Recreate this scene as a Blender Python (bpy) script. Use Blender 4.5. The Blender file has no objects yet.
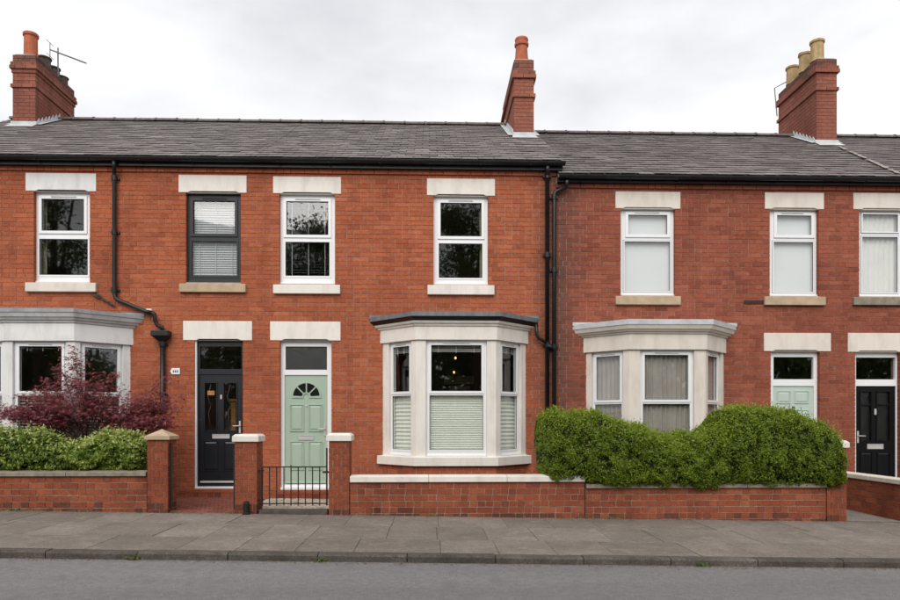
import bpy, math, random
import numpy as np
from mathutils import Matrix, Vector
random.seed(7); RNG = np.random.default_rng(11)
S = bpy.context.scene
COL = S.collection

# ------------------------------------------------------------------ camera
F = 687.0; HOR = 420.0; YAW = math.radians(1.7); CAMY = -12.5; CAMZ = 1.40
cam_d = bpy.data.cameras.new('camera'); cam = bpy.data.objects.new('camera', cam_d); COL.objects.link(cam)
cam_d.sensor_fit = 'HORIZONTAL'; cam_d.sensor_width = 36; cam_d.lens = 36 * F / 900
cam_d.shift_y = (HOR - 300) / 900; cam_d.clip_end = 3000
cam.location = (0, CAMY, CAMZ); cam.rotation_euler = (math.radians(90), 0, -YAW)
S.camera = cam
# ------------------------------------------------------------------ world: overcast sky
SUN_EL, SUN_AZ = math.radians(40), math.radians(-14)     # azimuth measured from straight out of the facade
w = bpy.data.worlds.new('World'); S.world = w; w.use_nodes = True
nt = w.node_tree; nt.nodes.clear()
def N(t, typ, **kw):
    n = t.nodes.new(typ)
    for k, v in kw.items():
        if k.startswith('i_'):
            k2 = k[2:]; n.inputs[int(k2) if k2.isdigit() else k2.replace('_', ' ')].default_value = v
        else: setattr(n, k, v)
    return n
out = N(nt, 'ShaderNodeOutputWorld'); bg = N(nt, 'ShaderNodeBackground')
sky = N(nt, 'ShaderNodeTexSky'); sky.sky_type = 'NISHITA'; sky.sun_disc = False
sky.sun_elevation = SUN_EL; sky.sun_rotation = math.pi + SUN_AZ
tc = N(nt, 'ShaderNodeTexCoord')
mp = N(nt, 'ShaderNodeMapping'); mp.inputs['Scale'].default_value = (1.0, 1.0, 2.6)
nz = N(nt, 'ShaderNodeTexNoise', i_Scale=1.7, i_Detail=6.0, i_Roughness=.52)
rp = N(nt, 'ShaderNodeValToRGB'); rp.color_ramp.interpolation = 'EASE'
rp.color_ramp.elements[0].position = .34; rp.color_ramp.elements[0].color = (6.7, 6.72, 7.05, 1)
rp.color_ramp.elements[1].position = .64; rp.color_ramp.elements[1].color = (9.7, 9.7, 9.75, 1)
mx = N(nt, 'ShaderNodeMix', data_type='RGBA'); mx.inputs[0].default_value = .94
L = nt.links.new
L(tc.outputs['Generated'], mp.inputs['Vector']); L(mp.outputs['Vector'], nz.inputs['Vector']); L(nz.outputs['Fac'], rp.inputs['Fac'])
L(sky.outputs['Color'], mx.inputs[6]); L(rp.outputs['Color'], mx.inputs[7]); L(mx.outputs[2], bg.inputs['Color'])
bg.inputs['Strength'].default_value = .0645
L(bg.outputs[0], out.inputs[0])
# ------------------------------------------------------------------ sun behind the cloud (very soft)
sd = bpy.data.lights.new('sun', 'SUN'); sun = bpy.data.objects.new('sun', sd); COL.objects.link(sun)
sd.energy = 1.5; sd.angle = math.radians(50); sd.color = (1, .965, .92)
dirv = Vector((math.sin(SUN_AZ) * math.cos(SUN_EL), -math.cos(SUN_AZ) * math.cos(SUN_EL), math.sin(SUN_EL)))
sun.rotation_euler = dirv.to_track_quat('Z', 'Y').to_euler(); sun.location = (0, -30, 40)
S.view_settings.view_transform = 'Standard'; S.view_settings.look = 'None'
S.view_settings.exposure = 0.82; S.view_settings.gamma = 1.0; S.view_settings.use_curve_mapping = False

# ------------------------------------------------------------------ helpers
CS, SN = math.cos(YAW), math.sin(YAW)
def P(u, v, Y):
    """photo pixel -> (X, Z) on the plane y = Y (the wall, gate line or roof it belongs to)"""
    dx, dz = u - 450.0, HOR - v
    t = (Y - CAMY) / (F * CS - dx * SN)
    return t * (F * SN + dx * CS), CAMZ + t * dz
def PX(u, Y): return P(u, 400, Y)[0]
def PZ(u, v, Y): return P(u, v, Y)[1]
def gz(x): return -0.0175 * x                      # the street falls gently to the right

class MB:
    def __init__(s): s.v = []; s.f = []; s.t = []
    def add(s, vs, fs, M=None, tone=.5):
        b = len(s.v)
        for p in vs: s.v.append(tuple(M @ Vector(p)) if M is not None else tuple(p))
        for f in fs: s.f.append(tuple(b + i for i in f)); s.t.append(tone)
    def box(s, x0, x1, y0, y1, z0, z1, M=None, tone=.5):
        s.add([(x0,y0,z0),(x1,y0,z0),(x1,y1,z0),(x0,y1,z0),(x0,y0,z1),(x1,y0,z1),(x1,y1,z1),(x0,y1,z1)],
              [(0,1,5,4),(1,2,6,5),(2,3,7,6),(3,0,4,7),(4,5,6,7),(3,2,1,0)], M, tone); return s
    def prism(s, poly, z0, z1, M=None, tone=.5):
        n = len(poly)
        s.add([(p[0],p[1],z0) for p in poly]+[(p[0],p[1],z1) for p in poly],
              [(i,(i+1)%n,n+(i+1)%n,n+i) for i in range(n)]+[tuple(range(n,2*n)),tuple(range(n-1,-1,-1))], M, tone); return s
    def extr(s, poly, y0, y1, M=None, tone=.5):
        """polygon in x,z extruded along y"""
        n = len(poly)
        s.add([(p[0],y0,p[1]) for p in poly]+[(p[0],y1,p[1]) for p in poly],
              [(i,(i+1)%n,n+(i+1)%n,n+i) for i in range(n)]+[tuple(range(n,2*n)),tuple(range(n-1,-1,-1))], M, tone); return s
    def extx(s, poly, x0, x1, M=None, tone=.5):
        n = len(poly)
        s.add([(x0,p[0],p[1]) for p in poly]+[(x1,p[0],p[1]) for p in poly],
              [(i,(i+1)%n,n+(i+1)%n,n+i) for i in range(n)]+[tuple(range(n,2*n)),tuple(range(n-1,-1,-1))], M, tone); return s
    def tube(s, pts, r, n=10, M=None, tone=.5):
        pts = [Vector(p) for p in pts]; rr = r if isinstance(r, (list, tuple)) else [r]*len(pts)
        vs, fs = [], []
        up = None
        for i, p in enumerate(pts):
            d = (pts[min(i+1,len(pts)-1)] - pts[max(i-1,0)]).normalized()
            if up is None:
                up = Vector((0,0,1)) if abs(d.z) < .9 else Vector((1,0,0))
            a = d.cross(up).normalized(); b = a.cross(d).normalized(); up = b
            for k in range(n):
                an = 2*math.pi*k/n
                vs.append(p + a*math.cos(an)*rr[i] + b*math.sin(an)*rr[i])
        for i in range(len(pts)-1):
            for k in range(n): fs.append((i*n+k, i*n+(k+1)%n, (i+1)*n+(k+1)%n, (i+1)*n+k))
        fs.append(tuple(range(n-1,-1,-1))); fs.append(tuple((len(pts)-1)*n+k for k in range(n)))
        s.add(vs, fs, M, tone); return s
    def lathe(s, prof, c, n=20, M=None, tone=.5):
        vs, fs = [], []
        for r, z in prof:
            for k in range(n):
                an = 2*math.pi*k/n; vs.append((c[0]+r*math.cos(an), c[1]+r*math.sin(an), c[2]+z))
        for i in range(len(prof)-1):
            for k in range(n): fs.append((i*n+k, i*n+(k+1)%n, (i+1)*n+(k+1)%n, (i+1)*n+k))
        fs.append(tuple(range(n-1,-1,-1))); fs.append(tuple((len(prof)-1)*n+k for k in range(n)))
        s.add(vs, fs, M, tone); return s
    def mesh(s, name, mat, smooth=False):
        me = bpy.data.meshes.new(name); me.from_pydata(s.v, [], s.f)
        a = me.attributes.new('tone', 'FLOAT', 'FACE'); a.data.foreach_set('value', np.array(s.t, dtype=np.float32))
        if mat: me.materials.append(mat)
        if smooth: me.polygons.foreach_set('use_smooth', [True]*len(me.polygons))
        me.update(); return me
    def build(s, name, mat, parent=None, smooth=False, bevel=0):
        o = link(name, s.mesh(name, mat, smooth), parent)
        if bevel:
            m = o.modifiers.new('bevel', 'BEVEL'); m.width = bevel; m.segments = 2; m.limit_method = 'ANGLE'
        return o
def link(name, data, parent=None, loc=None):
    o = bpy.data.objects.new(name, data); COL.objects.link(o)
    if loc is not None: o.location = loc
    if parent is not None:
        o.parent = parent
        if parent.parent is None: o.matrix_parent_inverse = Matrix.Translation(-Vector(parent.location))
    return o
def thing(name, label, cat, loc=(0,0,0), group=None):
    o = link(name, None, None, loc); o.empty_display_size = .1
    o['label'] = label; o['category'] = cat
    if group: o['group'] = group
    return o
def tag(o, label, cat, group=None):
    o['label'] = label; o['category'] = cat
    if group: o['group'] = group
    return o
def struct(o, kind='structure', label=None, cat=None):
    o['kind'] = kind
    if label: o['label'] = label
    if cat: o['category'] = cat
    return o

# ------------------------------------------------------------------ materials
def mat(name):
    m = bpy.data.materials.new(name); m.use_nodes = True; t = m.node_tree
    b = t.nodes['Principled BSDF']; return m, t, b
def noise(t, scale, detail=4, rough=.55, coord=None):
    n = N(t, 'ShaderNodeTexNoise', i_Scale=scale, i_Detail=float(detail), i_Roughness=rough)
    if coord is not None: t.links.new(coord, n.inputs['Vector'])
    return n.outputs['Fac']
def ramp(t, fac, stops):
    r = N(t, 'ShaderNodeValToRGB'); e = r.color_ramp.elements
    while len(e) < len(stops): e.new(.5)
    for i, (p, c) in enumerate(stops):
        e[i].position = p; e[i].color = (*c, 1) if len(c) == 3 else c
    t.links.new(fac, r.inputs['Fac']); return r.outputs['Color']
def mixc(t, a, b, fac, mode='MIX'):
    m = N(t, 'ShaderNodeMix', data_type='RGBA', blend_type=mode)
    for sock, val in ((0, fac), (6, a), (7, b)):
        if hasattr(val, 'node'): t.links.new(val, m.inputs[sock])
        elif sock == 0: m.inputs[0].default_value = val
        else: m.inputs[sock].default_value = (*val, 1)
    return m.outputs[2]
def mathn(t, op, a, b=0.0, clamp=False):
    m = N(t, 'ShaderNodeMath', operation=op); m.use_clamp = clamp
    for i, v in enumerate((a, b)):
        if hasattr(v, 'node'): t.links.new(v, m.inputs[i])
        else: m.inputs[i].default_value = v
    return m.outputs[0]
def bump(t, b, h, strength=.3, dist=.01):
    n = N(t, 'ShaderNodeBump', i_Strength=strength, i_Distance=dist); t.links.new(h, n.inputs['Height']); t.links.new(n.outputs[0], b.inputs['Normal'])
def pos(t):
    return N(t, 'ShaderNodeNewGeometry').outputs['Position']
def tone(t): return N(t, 'ShaderNodeAttribute', attribute_name='tone').outputs['Fac']
G = lambda v: (v, v, v)

def brick_mat(name, cols, stain=.45, dark=None):
    m, t, b = mat(name); p = pos(t)
    c = ramp(t, tone(t), [(i/(len(cols)-1), q) for i, q in enumerate(cols)])
    f = noise(t, 45, 3, .6, p)
    c = mixc(t, c, ramp(t, f, [(.3, G(.72)), (.7, G(1.22))]), 1, 'MULTIPLY')
    big = noise(t, .75, 5, .62, p)                                   # weathering in broad patches
    c = mixc(t, c, ramp(t, big, [(.36, (.80,.74,.72)), (.56, G(1.04)), (.75, (1.12,1.08,1.0))]), stain*1.6, 'MULTIPLY')
    mp_ = N(t, 'ShaderNodeMapping'); mp_.inputs['Scale'].default_value = (3.2, 3.2, .5); t.links.new(p, mp_.inputs['Vector'])
    st = noise(t, 1.0, 5, .6, mp_.outputs['Vector'])                 # rain streaks
    c = mixc(t, c, ramp(t, st, [(.28, (.58,.53,.52)), (.5, G(1.0))]), stain, 'MULTIPLY')
    ef = noise(t, 7, 4, .7, p)
    c = mixc(t, c, (.42,.36,.31), ramp(t, ef, [(.62, G(0)), (.82, G(.35))]))
    if dark is not None:                                             # soot and damp where the two downpipes leak at the house joint
        sx = N(t, 'ShaderNodeSeparateXYZ'); t.links.new(p, sx.inputs[0])
        d = mathn(t, 'ABSOLUTE', mathn(t, 'SUBTRACT', sx.outputs['X'], dark))
        d = mathn(t, 'ADD', d, mathn(t, 'MULTIPLY', noise(t, 1.6, 5, .7, p), 1.25))
        c = mixc(t, c, (.085,.05,.042), mathn(t, 'MULTIPLY', mathn(t, 'SUBTRACT', 1.22, mathn(t, 'MULTIPLY', d, 1.0), True), 1.0, True))
    t.links.new(c, b.inputs['Base Color']); b.inputs['Roughness'].default_value = .88
    b.inputs['Specular IOR Level'].default_value = .25
    bump(t, b, f, .45, .006); return m
def plain(name, col, rough=.6, var=.12, nscale=6, spec=.4, bumpv=0, metal=0, dirt=None, dscale=2.0):
    m, t, b = mat(name); p = pos(t)
    c = mixc(t, col, ramp(t, noise(t, nscale, 5, .6, p), [(.3, G(1-var)), (.7, G(1+var))]), 1, 'MULTIPLY')
    if dirt:
        mp_ = N(t, 'ShaderNodeMapping'); mp_.inputs['Scale'].default_value = (2.5, 2.5, .8); t.links.new(p, mp_.inputs['Vector'])
        c = mixc(t, c, dirt, ramp(t, noise(t, dscale, 6, .65, mp_.outputs['Vector']), [(.46, G(0)), (.76, G(.65))]))
    t.links.new(c, b.inputs['Base Color']); b.inputs['Roughness'].default_value = rough
    b.inputs['Specular IOR Level'].default_value = spec; b.inputs['Metallic'].default_value = metal
    if bumpv: bump(t, b, noise(t, nscale*8, 4, .6, p), bumpv, .004)
    return m
def leaf_mat(name, cols, trans=.3):
    m, t, b = mat(name)
    c = ramp(t, tone(t), [(i/(len(cols)-1), q) for i, q in enumerate(cols)])
    t.links.new(c, b.inputs['Base Color']); b.inputs['Roughness'].default_value = .5; b.inputs['Specular IOR Level'].default_value = .3
    tr = N(t, 'ShaderNodeBsdfTranslucent'); t.links.new(c, tr.inputs['Color'])
    ms = N(t, 'ShaderNodeMixShader'); ms.inputs[0].default_value = trans
    o = t.nodes['Material Output']; t.links.new(b.outputs[0], ms.inputs[1]); t.links.new(tr.outputs[0], ms.inputs[2]); t.links.new(ms.outputs[0], o.inputs[0])
    return m
def glass_mat(name, ior=.08, tint=(.86,.9,.88), frost=0.0, wav=.0):
    m = bpy.data.materials.new(name); m.use_nodes = True; t = m.node_tree; t.nodes.clear()
    o = N(t, 'ShaderNodeOutputMaterial'); tr = N(t, 'ShaderNodeBsdfTransparent'); tr.inputs[0].default_value = (*tint, 1)
    gl = N(t, 'ShaderNodeBsdfGlossy'); gl.inputs['Roughness'].default_value = .02 + frost; lw = N(t, 'ShaderNodeLayerWeight'); lw.inputs['Blend'].default_value = .5; f0 = ior; fac = mathn(t, 'ADD', mathn(t, 'MULTIPLY', mathn(t, 'POWER', lw.outputs['Facing'], 5.0), 1-f0), f0)
    if wav:
        bn = N(t, 'ShaderNodeBump', i_Strength=wav, i_Distance=.02); t.links.new(noise(t, 3.5 if not frost else 60, 2, .5, pos(t)), bn.inputs['Height'])
        t.links.new(bn.outputs[0], gl.inputs['Normal'])
    ms = N(t, 'ShaderNodeMixShader'); t.links.new(fac, ms.inputs[0]); t.links.new(tr.outputs[0], ms.inputs[1]); t.links.new(gl.outputs[0], ms.inputs[2]); t.links.new(ms.outputs[0], o.inputs[0])
    return m
def ground_mat(name, c0, c1, scale, speck=200, rough=.9, patch=None, tonevar=.0, bumpv=.4, stretch=None, spots=None):
    m, t, b = mat(name); p = pos(t)
    if stretch:
        mp_ = N(t, 'ShaderNodeMapping'); mp_.inputs['Scale'].default_value = stretch; t.links.new(p, mp_.inputs['Vector']); ps = mp_.outputs['Vector']
    else: ps = p
    c = ramp(t, noise(t, scale, 6, .6, ps), [(.3, c0), (.7, c1)])
    c = mixc(t, c, ramp(t, noise(t, speck, 2, .5, p), [(.3, G(.62)), (.7, G(1.35))]), .8, 'MULTIPLY')
    c = mixc(t, c, ramp(t, noise(t, 16, 5, .75, p), [(.3, G(.80)), (.7, G(1.2))]), 1.0, 'MULTIPLY')
    if patch: c = mixc(t, c, patch, ramp(t, noise(t, scale*2.7, 6, .72, p), [(.54, G(0)), (.72, G(.8))]))
    if spots:
        c = mixc(t, c, spots[0], ramp(t, noise(t, 26, 3, .5, p), [(.70, G(0)), (.76, G(.7))]))       # lichen and chewing gum
        c = mixc(t, c, spots[1], ramp(t, noise(t, 5.5, 6, .75, p), [(.60, G(0)), (.72, G(.7))]))      # damp and moss
    if tonevar: c = mixc(t, c, ramp(t, tone(t), [(0, G(1-tonevar)), (1, G(1+tonevar))]), 1, 'MULTIPLY')
    t.links.new(c, b.inputs['Base Color']); b.inputs['Roughness'].default_value = rough; b.inputs['Specular IOR Level'].default_value = .3
    bump(t, b, noise(t, speck*.6, 3, .6, p), bumpv, .006); return m

JOINT_X = PX(556, 0)
BR_A = [(.315,.082,.037), (.365,.099,.044), (.385,.107,.048), (.40,.113,.051), (.37,.101,.045), (.425,.128,.060)]
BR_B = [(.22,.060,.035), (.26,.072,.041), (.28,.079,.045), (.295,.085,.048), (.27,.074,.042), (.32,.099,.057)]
M = {}
M['brick_a'] = brick_mat('orange_red_brick', BR_A, .5, JOINT_X)
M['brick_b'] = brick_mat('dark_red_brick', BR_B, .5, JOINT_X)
M['brick_g'] = brick_mat('garden_brick', [(.14,.045,.030), (.245,.065,.032), (.27,.073,.035), (.30,.084,.040), (.255,.068,.034), (.325,.098,.047)], .6)
M['brick_c'] = brick_mat('chimney_brick', [(.075,.052,.044), (.14,.072,.054), (.24,.087,.058), (.28,.102,.067), (.31,.122,.082), (.25,.09,.062)], .6)
M['mortar'] = plain('mortar', (.43,.335,.27), .95, .2, 9, .1)
M['mortar_g'] = plain('garden_mortar', (.44,.37,.30), .95, .25, 9, .1)
M['stone_p'] = plain('cream_painted_stone', (.755,.71,.65), .7, .04, 1.5, .3, .15, 0, (.50,.46,.41))
M['stone_w'] = plain('white_painted_stone', (.72,.715,.71), .7, .04, 1.5, .3, .15, 0, (.46,.45,.43))
M['stone_t'] = plain('bare_buff_stone', (.46,.35,.235), .9, .14, 8, .2, .4, 0, (.30,.24,.17))
M['stone_b'] = plain('beige_painted_stone', (.69,.63,.56), .8, .05, 2, .3, .15, 0, (.46,.40,.33))
M['stone_g'] = plain('weathered_coping_stone', (.27,.235,.185), .95, .25, 9, .2, .5, 0, (.11,.105,.075), 5)
M['upvc'] = plain('white_upvc', (.78,.79,.80), .35, .015, 3, .5)
M['upvc_g'] = plain('anthracite_upvc', (.017,.018,.021), .45, .05, 3, .35)
M['black'] = plain('black_plastic_pipe', (.008,.0085,.0095), .4, .2, 5, .4, 0, 0, (.025,.025,.025))
M['lead'] = plain('lead_sheet', (.50,.515,.53), .55, .18, 5, .4, .1, 0, (.46,.47,.48), 4)
M['lead_m'] = plain('mid_lead_sheet', (.27,.28,.295), .5, .2, 5, .4, .1, 0, (.40,.41,.42), 4)
M['lead_d'] = plain('dark_lead_sheet', (.13,.137,.15), .5, .2, 5, .4, .1, 0, (.26,.27,.28), 4)
M['greystone'] = plain('grey_weathered_paint', (.56,.56,.555), .7, .1, 3, .3, .1, 0, (.28,.28,.27))
M['terracotta'] = plain('terracotta', (.43,.125,.062), .8, .15, 8, .25, .2, 0, (.16,.07,.05), 5)
M['buff'] = plain('buff_clay', (.44,.31,.155), .85, .18, 8, .2, .2, 0, (.16,.12,.08), 5)
M['sootpot'] = plain('sooty_clay', (.11,.085,.07), .9, .3, 12, .2, .2)
M['cement'] = plain('cement', (.33,.31,.28), .95, .2, 10, .1, .3)
M['alu'] = plain('aerial_metal', (.16,.16,.165), .5, .1, 5, .5, 0, .5)
M['chrome'] = plain('satin_metal', (.50,.49,.47), .4, .05, 5, .6, 0, .15)
M['door_n'] = plain('navy_black_door', (.010,.0115,.016), .35, .06, 4, .5)
M['door_s'] = plain('sage_green_door', (.345,.44,.35), .45, .03, 3, .45)
M['door_p'] = plain('pale_green_door', (.46,.555,.49), .45, .03, 3, .45)
M['door_k'] = plain('black_door', (.005,.005,.006), .3, .06, 4, .35)
M['glass'] = glass_mat('window_glass', .062, (.985,.99,.985), 0, .012)
M['glass_f'] = glass_mat('obscured_glass', .05, (.5,.53,.5), .12, .5)
M['blind'] = plain('white_blind', (.74,.75,.73), .7, .03, 3, .2)
M['blind_g'] = plain('grey_slat_blind', (.43,.44,.45), .7, .03, 3, .2)
M['blind_v'] = plain('pale_green_pleats', (.74,.77,.69), .8, .03, 3, .1)
M['net'] = plain('grey_net_curtain', (.36,.33,.30), .9, .08, 3, .1)
M['net_w'] = plain('white_net_curtain', (.70,.70,.68), .9, .05, 3, .1)
M['roller'] = plain('white_roller_blind', (.70,.72,.735), .8, .02, 2, .1)
M['curtain'] = plain('olive_curtain', (.22,.21,.13), .9, .1, 4, .1)
M['inner'] = plain('interior_plaster', (.30,.27,.23), .9, .05, 2, .1)
M['amber'] = plain('warm_hall_wood', (.42,.19,.06), .6, .25, 6, .3)
M['iron'] = plain('black_iron', (.016,.016,.017), .5, .3, 20, .4, .2)
M['rubber'] = plain('dull_black_iron', (.012,.012,.012), .6, .2, 10, .3)
def slate_mat(name, dark, mid, pale):
    m, t, b = mat(name); p = pos(t)
    c = ramp(t, tone(t), [(0, dark), (.45, mid), (.8, mid), (1, pale)])
    c = mixc(t, c, ramp(t, noise(t, 14, 5, .65, p), [(.3, G(.75)), (.7, G(1.25))]), 1, 'MULTIPLY')
    c = mixc(t, c, (.30,.275,.25), ramp(t, noise(t, .9, 6, .7, p), [(.48, G(0)), (.74, G(.42))]))
    c = mixc(t, c, (.055,.05,.046), ramp(t, noise(t, 1.3, 6, .7, p), [(.28, G(.5)), (.44, G(0))]))
    t.links.new(c, b.inputs['Base Color']); b.inputs['Roughness'].default_value = .7; b.inputs['Specular IOR Level'].default_value = .35
    bump(t, b, noise(t, 40, 4, .6, p), .3, .004); return m
M['slate_a'] = slate_mat('grey_slate', (.135,.117,.112), (.185,.163,.156), (.24,.215,.205))
M['slate_b'] = slate_mat('brown_grey_slate', (.10,.084,.082), (.143,.122,.118), (.19,.165,.157))
M['ridge'] = plain('ridge_tile_clay', (.13,.11,.10), .85, .2, 10, .2, .2, 0, (.24,.22,.19), 6)
M['privet'] = leaf_mat('privet_leaf', [(.06,.10,.010), (.11,.175,.013), (.165,.245,.018), (.23,.315,.026), (.34,.42,.05)], .4)
M['varieg'] = leaf_mat('variegated_leaf', [(.045,.08,.014), (.10,.165,.022), (.18,.265,.034), (.33,.41,.07), (.60,.63,.28)], .35)
M['maple'] = leaf_mat('maple_leaf', [(.10,.026,.032), (.15,.036,.043), (.21,.048,.054), (.30,.075,.075), (.32,.13,.135)], .3)
M['treeleaf'] = leaf_mat('tree_leaf', [(.05,.08,.022), (.09,.14,.036), (.15,.20,.055)], .3)
M['bark'] = plain('bark', (.075,.055,.042), .9, .3, 14, .2, .6)
M['twig_core'] = plain('dark_twig_core', (.03,.033,.014), .95, .4, 25, .1, .6)
M['weed'] = leaf_mat('weed_leaf', [(.06,.10,.02), (.12,.18,.03), (.20,.23,.06)], .3)
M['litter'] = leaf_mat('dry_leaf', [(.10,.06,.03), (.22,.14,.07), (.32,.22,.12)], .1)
M['road'] = ground_mat('asphalt', (.165,.157,.155), (.205,.196,.193), 1.1, 120, .85, (.138,.131,.129), .0, .5, (.12,1,1))
M['slab'] = ground_mat('paving_stone', (.165,.140,.119), (.225,.196,.168), 1.6, 90, .92, (.31,.27,.225), .12, .5, None, ((.36,.33,.29), (.105,.098,.072)))
M['kerb'] = ground_mat('kerb_stone', (.066,.056,.047), (.12,.104,.09), 3, 60, .92, (.045,.039,.031), .2)
M['joint'] = plain('sandy_joint', (.13,.125,.08), .98, .5, 9, .1, .4)
M['soil'] = plain('soil', (.06,.045,.032), .98, .35, 12, .1, .6)
M['earth'] = ground_mat('far_ground', (.09,.085,.075), (.13,.125,.11), .3, 20)
M['conc'] = ground_mat('path_concrete', (.19,.17,.145), (.25,.225,.195), 2.5, 80, .95, (.14,.125,.105))
M['paver'] = brick_mat('terracotta_paver', [(.16,.055,.042), (.22,.075,.055), (.26,.09,.062)], .5)
M['bulb'] = bpy.data.materials.new('lit_bulb'); M['bulb'].use_nodes = True
_b = M['bulb'].node_tree.nodes['Principled BSDF']; _b.inputs['Emission Color'].default_value = (1,.55,.16,1); _b.inputs['Emission Strength'].default_value = 1.2
def mosaic_mat():
    m, t, b = mat('pebble_mosaic'); p = pos(t)
    v = N(t, 'ShaderNodeTexVoronoi', feature='DISTANCE_TO_EDGE', i_Scale=11.0); t.links.new(p, v.inputs['Vector'])
    v2 = N(t, 'ShaderNodeTexVoronoi', i_Scale=11.0); t.links.new(p, v2.inputs['Vector'])
    sp = N(t, 'ShaderNodeSeparateColor'); t.links.new(v2.outputs['Color'], sp.inputs[0])
    c = ramp(t, sp.outputs[0], [(0, (.30,.25,.19)), (.5, (.48,.42,.34)), (1, (.60,.55,.46))])
    c = mixc(t, (.15,.12,.09), c, ramp(t, v.outputs['Distance'], [(.02, G(0)), (.07, G(1))]))
    t.links.new(c, b.inputs['Base Color']); b.inputs['Roughness'].default_value = .85; return m
M['mosaic'] = mosaic_mat()

# ------------------------------------------------------------------ generic builders
def cells(mb, x0, x1, z0, z1, holes, y0, y1, Mx=None):
    """a board in x,z with rectangular holes and thickness y0..y1, as one closed mesh"""
    xs = sorted({x0, x1, *[min(max(h[i], x0), x1) for h in holes for i in (0, 1)]})
    zs = sorted({z0, z1, *[min(max(h[i], z0), z1) for h in holes for i in (2, 3)]})
    nx, nz_ = len(xs)-1, len(zs)-1
    def solid(i, j):
        if not (0 <= i < nx and 0 <= j < nz_): return False
        cx, cz = (xs[i]+xs[i+1])/2, (zs[j]+zs[j+1])/2
        return not any(h[0] < cx < h[1] and h[2] < cz < h[3] for h in holes)
    for i in range(nx):
        for j in range(nz_):
            if not solid(i, j): continue
            a, b, c, d = xs[i], xs[i+1], zs[j], zs[j+1]
            mb.add([(a,y0,c),(b,y0,c),(b,y0,d),(a,y0,d)], [(0,1,2,3)], Mx)
            mb.add([(a,y1,c),(b,y1,c),(b,y1,d),(a,y1,d)], [(3,2,1,0)], Mx)
            if not solid(i-1,j): mb.add([(a,y0,c),(a,y1,c),(a,y1,d),(a,y0,d)], [(3,2,1,0)], Mx)
            if not solid(i+1,j): mb.add([(b,y0,c),(b,y1,c),(b,y1,d),(b,y0,d)], [(0,1,2,3)], Mx)
            if not solid(i,j-1): mb.add([(a,y0,c),(b,y0,c),(b,y1,c),(a,y1,c)], [(3,2,1,0)], Mx)
            if not solid(i,j+1): mb.add([(a,y0,d),(b,y0,d),(b,y1,d),(a,y1,d)], [(0,1,2,3)], Mx)
    return mb
def ring(mb, x0, x1, z0, z1, wd, y0, y1, Mx=None):
    return cells(mb, x0, x1, z0, z1, [(x0+wd, x1-wd, z0+wd, z1-wd)], y0, y1, Mx)
def facet(p, q):
    p, q = Vector((*p, 0)), Vector((*q, 0)); e = (q-p).normalized(); n = Vector((-e.y, e.x, 0))
    return Matrix(((e.x, n.x, 0, p.x), (e.y, n.y, 0, p.y), (0, 0, 1, 0), (0, 0, 0, 1))), (q-p).length

def venetian(x0, x1, z0, z1, y, Mx, pitch=.05, wd=.042, ang=55, mt='blind', name='blind', parent=None, cords=True):
    mb = MB(); z = z1 - .03; ca, sa = math.cos(math.radians(ang)), math.sin(math.radians(ang))
    mb.box(x0, x1, y-.02, y+.02, z1-.025, z1, Mx)
    while z > z0 + .02:
        dz = random.uniform(-.003, .003); a, b = wd/2*ca, wd/2*sa
        tl = random.uniform(-.002, .002)
        mb.add([(x0,y-a,z+dz-b),(x1,y-a,z+dz-b+tl),(x1,y+a,z+dz+b+tl),(x0,y+a,z+dz+b)], [(0,1,2,3)], Mx)
        z -= pitch
    if cords:
        for k in (.2, .5, .8): mb.box(x0+(x1-x0)*k-.004, x0+(x1-x0)*k+.004, y-.03, y-.025, z0, z1, Mx)
    return mb.build(name, M[mt], parent)
def pleats(x0, x1, z0, z1, y, Mx, n, amp=.012, mt='net', name='curtain', parent=None, horizontal=False):
    vs, fs = [], []
    L0, L1 = (z0, z1) if horizontal else (x0, x1)
    k = n*6; ph = random.random()*6
    for i in range(k+1):
        s = L0 + (L1-L0)*i/k
        d = amp*math.sin(i/6*2*math.pi) * (1 if horizontal else 1+.5*math.sin(i*.31+ph))
        if horizontal: vs += [(x0, y+d, s), (x1, y+d, s)]
        else: vs += [(s, y+d, z0), (s+random.uniform(-.003,.003), y+d*.6, z1)]
    fs = [(2*i, 2*i+2, 2*i+3, 2*i+1) for i in range(k)]
    mb = MB(); mb.add(vs, fs, Mx); return mb.build(name, M[mt], parent, smooth=True)

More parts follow.
